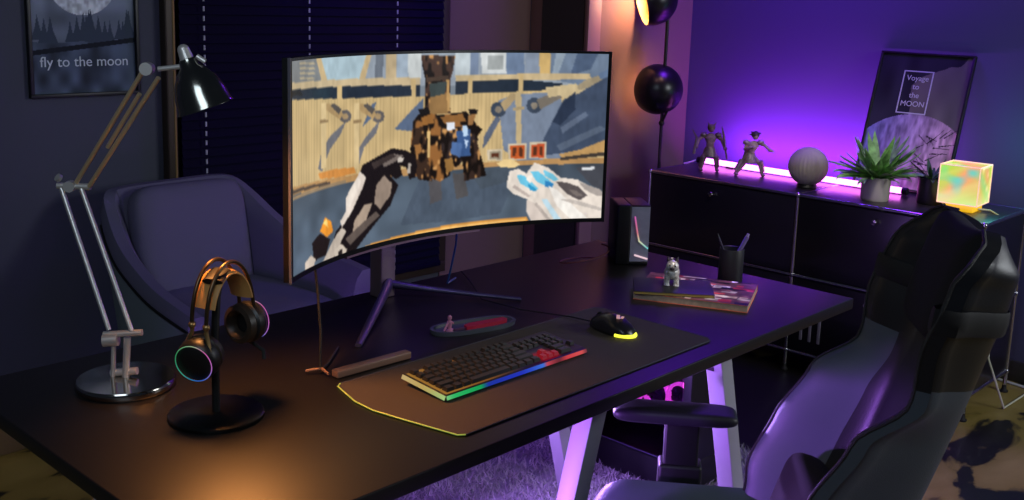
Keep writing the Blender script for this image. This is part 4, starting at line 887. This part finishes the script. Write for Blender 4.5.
dome(DC1, A1, (0, 0, .96), 4, 1)
DC2 = Vector((-.085, .035, 1.535)); A2 = Vector((-.80, .68, -.28))
dome(DC2, A2, (0, 0, 1.60), 4, 1)
FL = Vector((4.125, 2.888, 0))
light('lower_dome_light', 'SPOT', FL+DC1-A1.normalized()*.015, 1.6, (1, .5, .25), .02, FL+DC1+A1.normalized(), 172, .25)
light('upper_dome_light', 'SPOT', FL+DC2-A2.normalized()*.01, 9, (1, .5, .28), .02, FL+DC2+A2.normalized(), 165, .5)
MB().box(-.03, .03, -.03, .03, 1.60, 1.64, .006).build('top_joint', mat('purple_lit_joint', (70, 60, 80), .3), fl_)  # joint at the top, the purple light on it put into its colour

# ---------------- armchair ----------------
fab = mat('slate_fabric', (100, 96, 122), .85, bump=.4, bscale=500, sheen=.0); fab2 = mat('grey_green_fabric', (120, 134, 144), .85, bump=.4, bscale=500)
ac = thing('armchair', 'slate upholstered tub armchair behind the desk at the left', 'armchair', (1.80, 2.90, 0), math.radians(0))
# path of the shell: left front, round the back, right front (room coordinates minus the root)
path = [(-.300, -.30, .600), (-.302, -.12, .63), (-.300, .00, .665), (-.292, .14, .725), (-.276, .24, .80), (-.255, .30, .862), (-.20, .315, .878), (0, .318, .884), (.13, .315, .885), (.19, .295, .875), (.225, .24, .83), (.25, .14, .765), (.275, .02, .705), (.30, -.12, .665), (.31, -.30, .640)]
n_ = len(path)
def pth(t):
    x = t*(n_-1); i = min(int(x), n_-2); f_ = x-i; a = Vector(path[max(i-1, 0)]); b_ = Vector(path[i]); c_ = Vector(path[i+1]); d_ = Vector(path[min(i+2, n_-1)])
    return .5*((2*b_)+(c_-a)*f_+(2*a-5*b_+4*c_-d_)*f_*f_+(3*b_-a-3*c_+d_)*f_**3)
def shellp(t, v, off):
    p = pth(t); q = pth(min(1, t+.01)); r_ = pth(max(0, t-.01)); d_ = Vector((q.x-r_.x, q.y-r_.y, 0)).normalized(); nrm = Vector((-d_.y, d_.x, 0))   # outward
    zb = .30; z = zb+(p.z-zb)*v; k = 1-.16*(1-v)
    rnd = .018*max(0, (v-.9)/.1)**2
    return Vector((p.x*k, p.y*k, z))+nrm*(off-(rnd if off > 0 else -rnd))
MB().shell(lambda u, v: shellp(u, v, .035), lambda u, v: shellp(u, v, -.035), 70, 14, lambda u, v, s_: 1 if (s_ == 0 and v < .86 and (u < .33 or u > .72)) else 0).build('shell', [fab, fab2], ac)
MB().tube([shellp(t, .86, .036) for t in [.33*i/20 for i in range(21)]], .005, 8).tube([shellp(t, .86, .036) for t in [.72+.28*i/20 for i in range(21)]], .005, 8).each('piping', blk, ac)
def cush(sx, sy, sz, e=5):
    def f_(u, v):
        a = 2*PI*u; b_ = PI*(v-.5); s = lambda x, p_: (abs(x)**p_)*(1 if x > 0 else -1)
        return (sx*s(math.cos(b_), .35)*s(math.cos(a), .3), sy*s(math.cos(b_), .35)*s(math.sin(a), .3), sz*s(math.sin(b_), .7))
    return f_
g = cush(.235, .27, .065); b = MB(); b.T = Matrix.Translation((.0, -.06, .50)); b.grid(g, 48, 16); b.build('seat_cushion', fab, ac)
g = cush(.205, .225, .055); b = MB(); b.T = Matrix.Translation((-.02, .205, .665)) @ Matrix.Rotation(math.radians(78), 4, 'X'); b.grid(g, 48, 16); b.build('back_cushion', fab, ac)
MB().box(-.26, .26, -.31, .27, .30, .44, .02).build('seat_base', fab, ac)
for x, y in ((-.22, -.25), (.22, -.25), (-.20, .22), (.20, .22)): MB().tube([(x, y, .31), (x*1.15, y*1.15, 0)], [.014, .009], 12).build('leg', blk, ac)

# ---------------- gaming chair ----------------
gl = mat('chair_black_leather', (30, 30, 34), .40, bump=.15, bscale=350); gg = mat('chair_grey_fabric', (78, 86, 96), .5, bump=.3, bscale=500); gp = mat('chair_perforated_leather', (34, 33, 34), .5, bump=.8, bscale=700)
gc = thing('gaming_chair', 'black and grey racing-style gaming chair at the front right of the desk', 'chair', (1.642, .99, 0), math.radians(37))
HB, TB = .69, math.radians(17)
def ss(a, b_, x): t = max(0, min(1, (x-a)/(b_-a))); return t*t*(3-2*t)
def lerpt(x, tb):
    for i in range(len(tb)-1):
        if x <= tb[i+1][0]: f_ = (x-tb[i][0])/(tb[i+1][0]-tb[i][0]); f_ = f_*f_*(3-2*f_); return tb[i][1]*(1-f_)+tb[i+1][1]*f_
    return tb[-1][1]
Wt = [(0, .20), (.2, .215), (.45, .212), (.60, .205), (.80, .212), (.90, .20), (.97, .165), (1, .12)]
Bt = [(0, .15), (.10, .165), (.25, .15), (.43, .12), (.56, .055), (.72, .075), (.86, .07), (1, .03)]
def bk_pt(u, v, side):
    s_ = 2*u-1; wv = lerpt(v, Wt); bo = lerpt(v, Bt); a = abs(s_)
    fw = bo*ss(.45, .93, a); x = wv*s_*(1-.06*a*a)
    h = HB*v-.035*(1-a)**1.3*ss(.86, 1, v); th = .065-.03*ss(.6, 1, a); th *= (1-.5*ss(.9, 1, v))
    y = fw if side == 0 else (fw*.93-th)
    if side == 1 and a > .9: y = fw-.028
    y += -.02*math.sin(PI*v)*(1-a)
    return Vector((x, -.235+y*math.cos(TB)-h*math.sin(TB), .50+h*math.cos(TB)+y*math.sin(TB)*.6))
def bmf(u, v, side):
    a = abs(2*u-1)
    if side == 0:
        if u < .5: return 2 if a > .55 else 0
        return 1 if a > .60 and v < .62 else (2 if a > .86 else 0)
    return 1 if (a > .45 and v < .97 and v < .60) else 0
MB().shell(lambda u, v: bk_pt(u, v, 0), lambda u, v: bk_pt(u, v, 1), 56, 60, bmf).build('backrest', [gl, gg, gp], gc)
sm_ = MB()
for sg in (-1, 1):
    sm_.tube([bk_pt(.5+sg*.5, v_, 0)+Vector((0, .001, 0)) for v_ in [i/40 for i in range(41)]], .0035, 8)
sm_.build('bolster_piping', gp, gc)
# seat
def seat_pt(u, v, side):
    s_ = 2*u-1; a = abs(s_); y = -.25+.53*v; wv = .26-.03*ss(.8, 1, v)**2-.02*ss(.2, 0, v); x = wv*s_
    up_ = .055*ss(.5, .9, a)*(1-.6*ss(.75, 1, v)); rnd = .05*ss(.82, 1, v)**2+.035*ss(.9, 1, a)
    return Vector((x, y-.03*a*a*ss(.7, 1, v), (.455+up_-rnd) if side == 0 else (.385+rnd*.3)))
MB().shell(lambda u, v: seat_pt(u, v, 0), lambda u, v: seat_pt(u, v, 1), 36, 30, lambda u, v, s_: 1 if (abs(2*u-1) > .6) else 0).build('seat', [gl, gg], gc)
# armrests
for sg in (-1, 1):
    b = MB(); g = cush(.043, .135, .016); b.T = Matrix.Translation((sg*.30, .055, .640)); b.grid(g, 40, 12); ar = b.build('armrest', mat('armrest_rubber', (34, 32, 40), .5), gc)
    MB().box(sg*.30-.022, sg*.30+.022, .0, .075, .40, .628, .006).box(sg*.30-.03 if sg > 0 else sg*.30-.03, sg*.30+.03, -.01, .085, .40, .53, .008).bar((sg*.30, .035, .40), (sg*.12, .035, .385), .05, .015).build('armrest_post', blk, ar)
# pillow
b = MB(); g = cush(.122, .105, .032)
def pil(u, v):
    p = Vector(g(u, v)); k = max(0, p.y/.125); p.x *= 1-.25*max(0, -p.y/.125); 
    if p.y > 0: p.y += .030*abs(p.x/.165)**2
    return p
ctr = Vector((0, -.235+.012*math.cos(TB)-.575*math.sin(TB), .50+.575*math.cos(TB)))
b.T = Matrix.Translation(ctr) @ Matrix.Rotation(math.radians(90)+TB, 4, 'X'); b.grid(pil, 56, 18)
pi2 = b.build('head_pillow', mat('black_velvet', (14, 13, 16), .9), gc)
st_ = MB(); vv = .78
pts_ = [bk_pt(.5+.5*s_, vv, 0)+Vector((0, .006, 0)) for s_ in [-.98+.0*i for i in range(1)]]
ring_ = [bk_pt(u_, vv, 0)+Vector((0, .007, 0)) for u_ in [i/20 for i in range(21)]]+[bk_pt(u_, vv, 1)+Vector((0, -.007, 0)) for u_ in [1-i/20 for i in range(21)]]
st_.tube(ring_, [(.022, .003)]*42, 8, True, flat=(0, 0, 1)).build('pillow_strap', mat('black_elastic', (16, 16, 18), .7), gc)
# lumbar cushion
b = MB(); g = cush(.125, .095, .045); b.T = Matrix.Translation((0, -.175, .565)) @ Matrix.Rotation(math.radians(90)+TB, 4, 'X'); b.grid(g, 48, 14)
b.build('lumbar_pillow', MATS['black_velvet'], gc)
# base
MB().tube([(0, 0, .07), (0, 0, .24)], .03, 20).tube([(0, 0, .24), (0, 0, .39)], .018, 16).box(-.11, .11, -.13, .13, .375, .398, .006).build('gas_column', blk, gc)
for k in range(5):
    a = 2*PI*k/5+.3; d_ = Vector((math.cos(a), math.sin(a), 0)); lg = MB().bar(d_*.03+Vector((0, 0, .10)), d_*.31+Vector((0, 0, .075)), .045, .03, bev=.005).build('base_leg', blk, gc)
    MB().tube([d_*.31+Vector((-d_.y, d_.x, 0))*-.022+Vector((0, 0, .029)), d_*.31+Vector((-d_.y, d_.x, 0))*.022+Vector((0, 0, .029))], .028, 18).tube([d_*.31+Vector((0, 0, .03)), d_*.31+Vector((0, 0, .075))], .008, 8).build('caster', rub, lg)

# ---------------- computer under the desk ----------------
px0, px1, py0, py1, pz = 2.61, 2.83, 1.66, 2.04, .46
tw = thing('computer_tower', 'black computer tower with glass side and purple-lit parts under the desk', 'computer', (2.72, 1.85, 0))
def TW(o): o.location = (-2.72, -1.85, 0); return o
cm = mat('tower_black', (22, 20, 28), .4)
b = MB(); b.box(px0, px1, py0, py1, .012, .115, .003).box(px0, px1, py0, py1, pz-.015, pz, .003).box(px0, px1, py0, py0+.03, .115, pz-.015, .002).box(px0, px1, py1-.012, py1, .115, pz-.015).box(px1-.01, px1, py0+.03, py1-.012, .115, pz-.015)
TW(b.build('case', cm, tw)); b = MB()
for x in (px0+.03, px1-.03):
    for y in (py0+.04, py1-.04): b.tube([(x, y, 0), (x, y, .014)], .015, 14)
TW(b.build('rubber_feet', rub, tw))
gm = mat('tinted_glass', (150, 140, 170), .05, trans=1); gm.node_tree.nodes['Principled BSDF'].inputs['IOR'].default_value = 1.1
TW(MB().box(px0-.003, px0, py0+.032, py1-.014, .118, pz-.018).build('glass_panel', gm, tw))
TW(MB().box(px0, px0+.008, py0+.03, py1-.012, .108, .116).build('glass_ledge', mat('ledge_grey', (100, 90, 130), .3, .5), tw))
TW(MB().box(px1-.02, px1-.011, py0+.06, py1-.02, .12, pz-.03).build('mainboard', mat('board', (40, 30, 60), .5, noise=.6, nscale=60, emit=(60, 10, 110), es=.12), tw))
for k, (y, z, r_) in enumerate(((1.93, .285, .046), (1.825, .30, .044), (1.735, .31, .040))):
    fo = TW(MB().lathe([(r_, 0), (r_+.006, .002), (r_+.006, .020), (r_, .022), (r_-.004, .012), (r_, 0)], 28, (px0+.065, y, z), (-1, 0, 0)).build('fan', mat('fan_glow', (240, 120, 220), .5, emit=(225, 70, 200), es=2.5), tw)); fo['label'] = 'pink-lit fan ring'
    fb = MB()
    for j in range(7):
        a = 2*PI*j/7; fb.bar((px0+.054, y+.010*math.cos(a), z+.010*math.sin(a)), (px0+.054, y+(r_-.006)*math.cos(a+.5), z+(r_-.006)*math.sin(a+.5)), .014, .003, (1, .4, 0))
    fb.tube([(px1-.09, y, z), (px0+.065, y, z)], .011, 12).build('fan_blades', mat('fan_blade', (70, 40, 90), .4), fo)
TW(MB().box(px0+.09, px1-.025, 1.78, 2.0, .22, .255, .004).build('graphics_card', mat('card_black', (30, 26, 36), .35), tw))
TW(MB().box(px0+.088, px0+.091, 1.80, 1.985, .232, .244).build('card_light_bar', mat('card_light', (255, 190, 240), .5, emit=(240, 130, 230), es=1.5), tw))
b = MB()
for k in range(4): b.box(px0+.08, px1-.03, 1.815+.012*k, 1.820+.012*k, .32, .41)
TW(b.build('memory_sticks', mat('memory_light', (220, 130, 240), .5, emit=(200, 70, 220), es=.9), tw))
light('tower_inside_light', 'POINT', (2.70, 1.85, .40), 2.2, (.6, .12, 1), .02)

# ---------------- rug ----------------
rg = thing('shaggy_rug', 'pale fluffy rug on the floor under the desk and gaming chair', 'rug', (2.1, 1.55, 0))
RX, RY = .98, 1.30
MB().box(-RX, RX, -RY, RY, .001, .012, .003).build('rug_backing', mat('rug_backing', (150, 146, 156), .9), rg)
rnd = random.Random(5); b = MB(); vs = []; fs = []
for k in range(52000):
    x = rnd.uniform(-RX, RX); y = rnd.uniform(-RY, RY); a = rnd.uniform(0, 2*PI); l_ = rnd.uniform(.012, .028); tx_, ty_ = rnd.gauss(0, .012), rnd.gauss(0, .012); w_ = .0035
    n = len(vs); vs += [(x-w_*math.cos(a), y-w_*math.sin(a), .010), (x+w_*math.cos(a), y+w_*math.sin(a), .010), (x+tx_, y+ty_, .010+l_)]; fs.append((n, n+1, n+2))
b.v = vs; b.f = fs; b.mi = [0]*len(fs); b.sm = [False]*len(fs)
o = b.build('rug_pile', mat('rug_wool', (176, 170, 178), .9, noise=.25, nscale=14), rg, recalc=False); o['kind'] = 'stuff'
# white cable on the floor by the right wall
b = MB(); b.tube([(4.50, 1.50, .006), (4.52, 1.38, .006), (4.50, 1.25, .006), (4.54, 1.05, .006), (4.48, .8, .006)], .006, 8)
tag(b.build('extension_lead', mat('white_flex', (190, 190, 190), .5)), 'white lead lying on the floor along the right wall', 'cable')
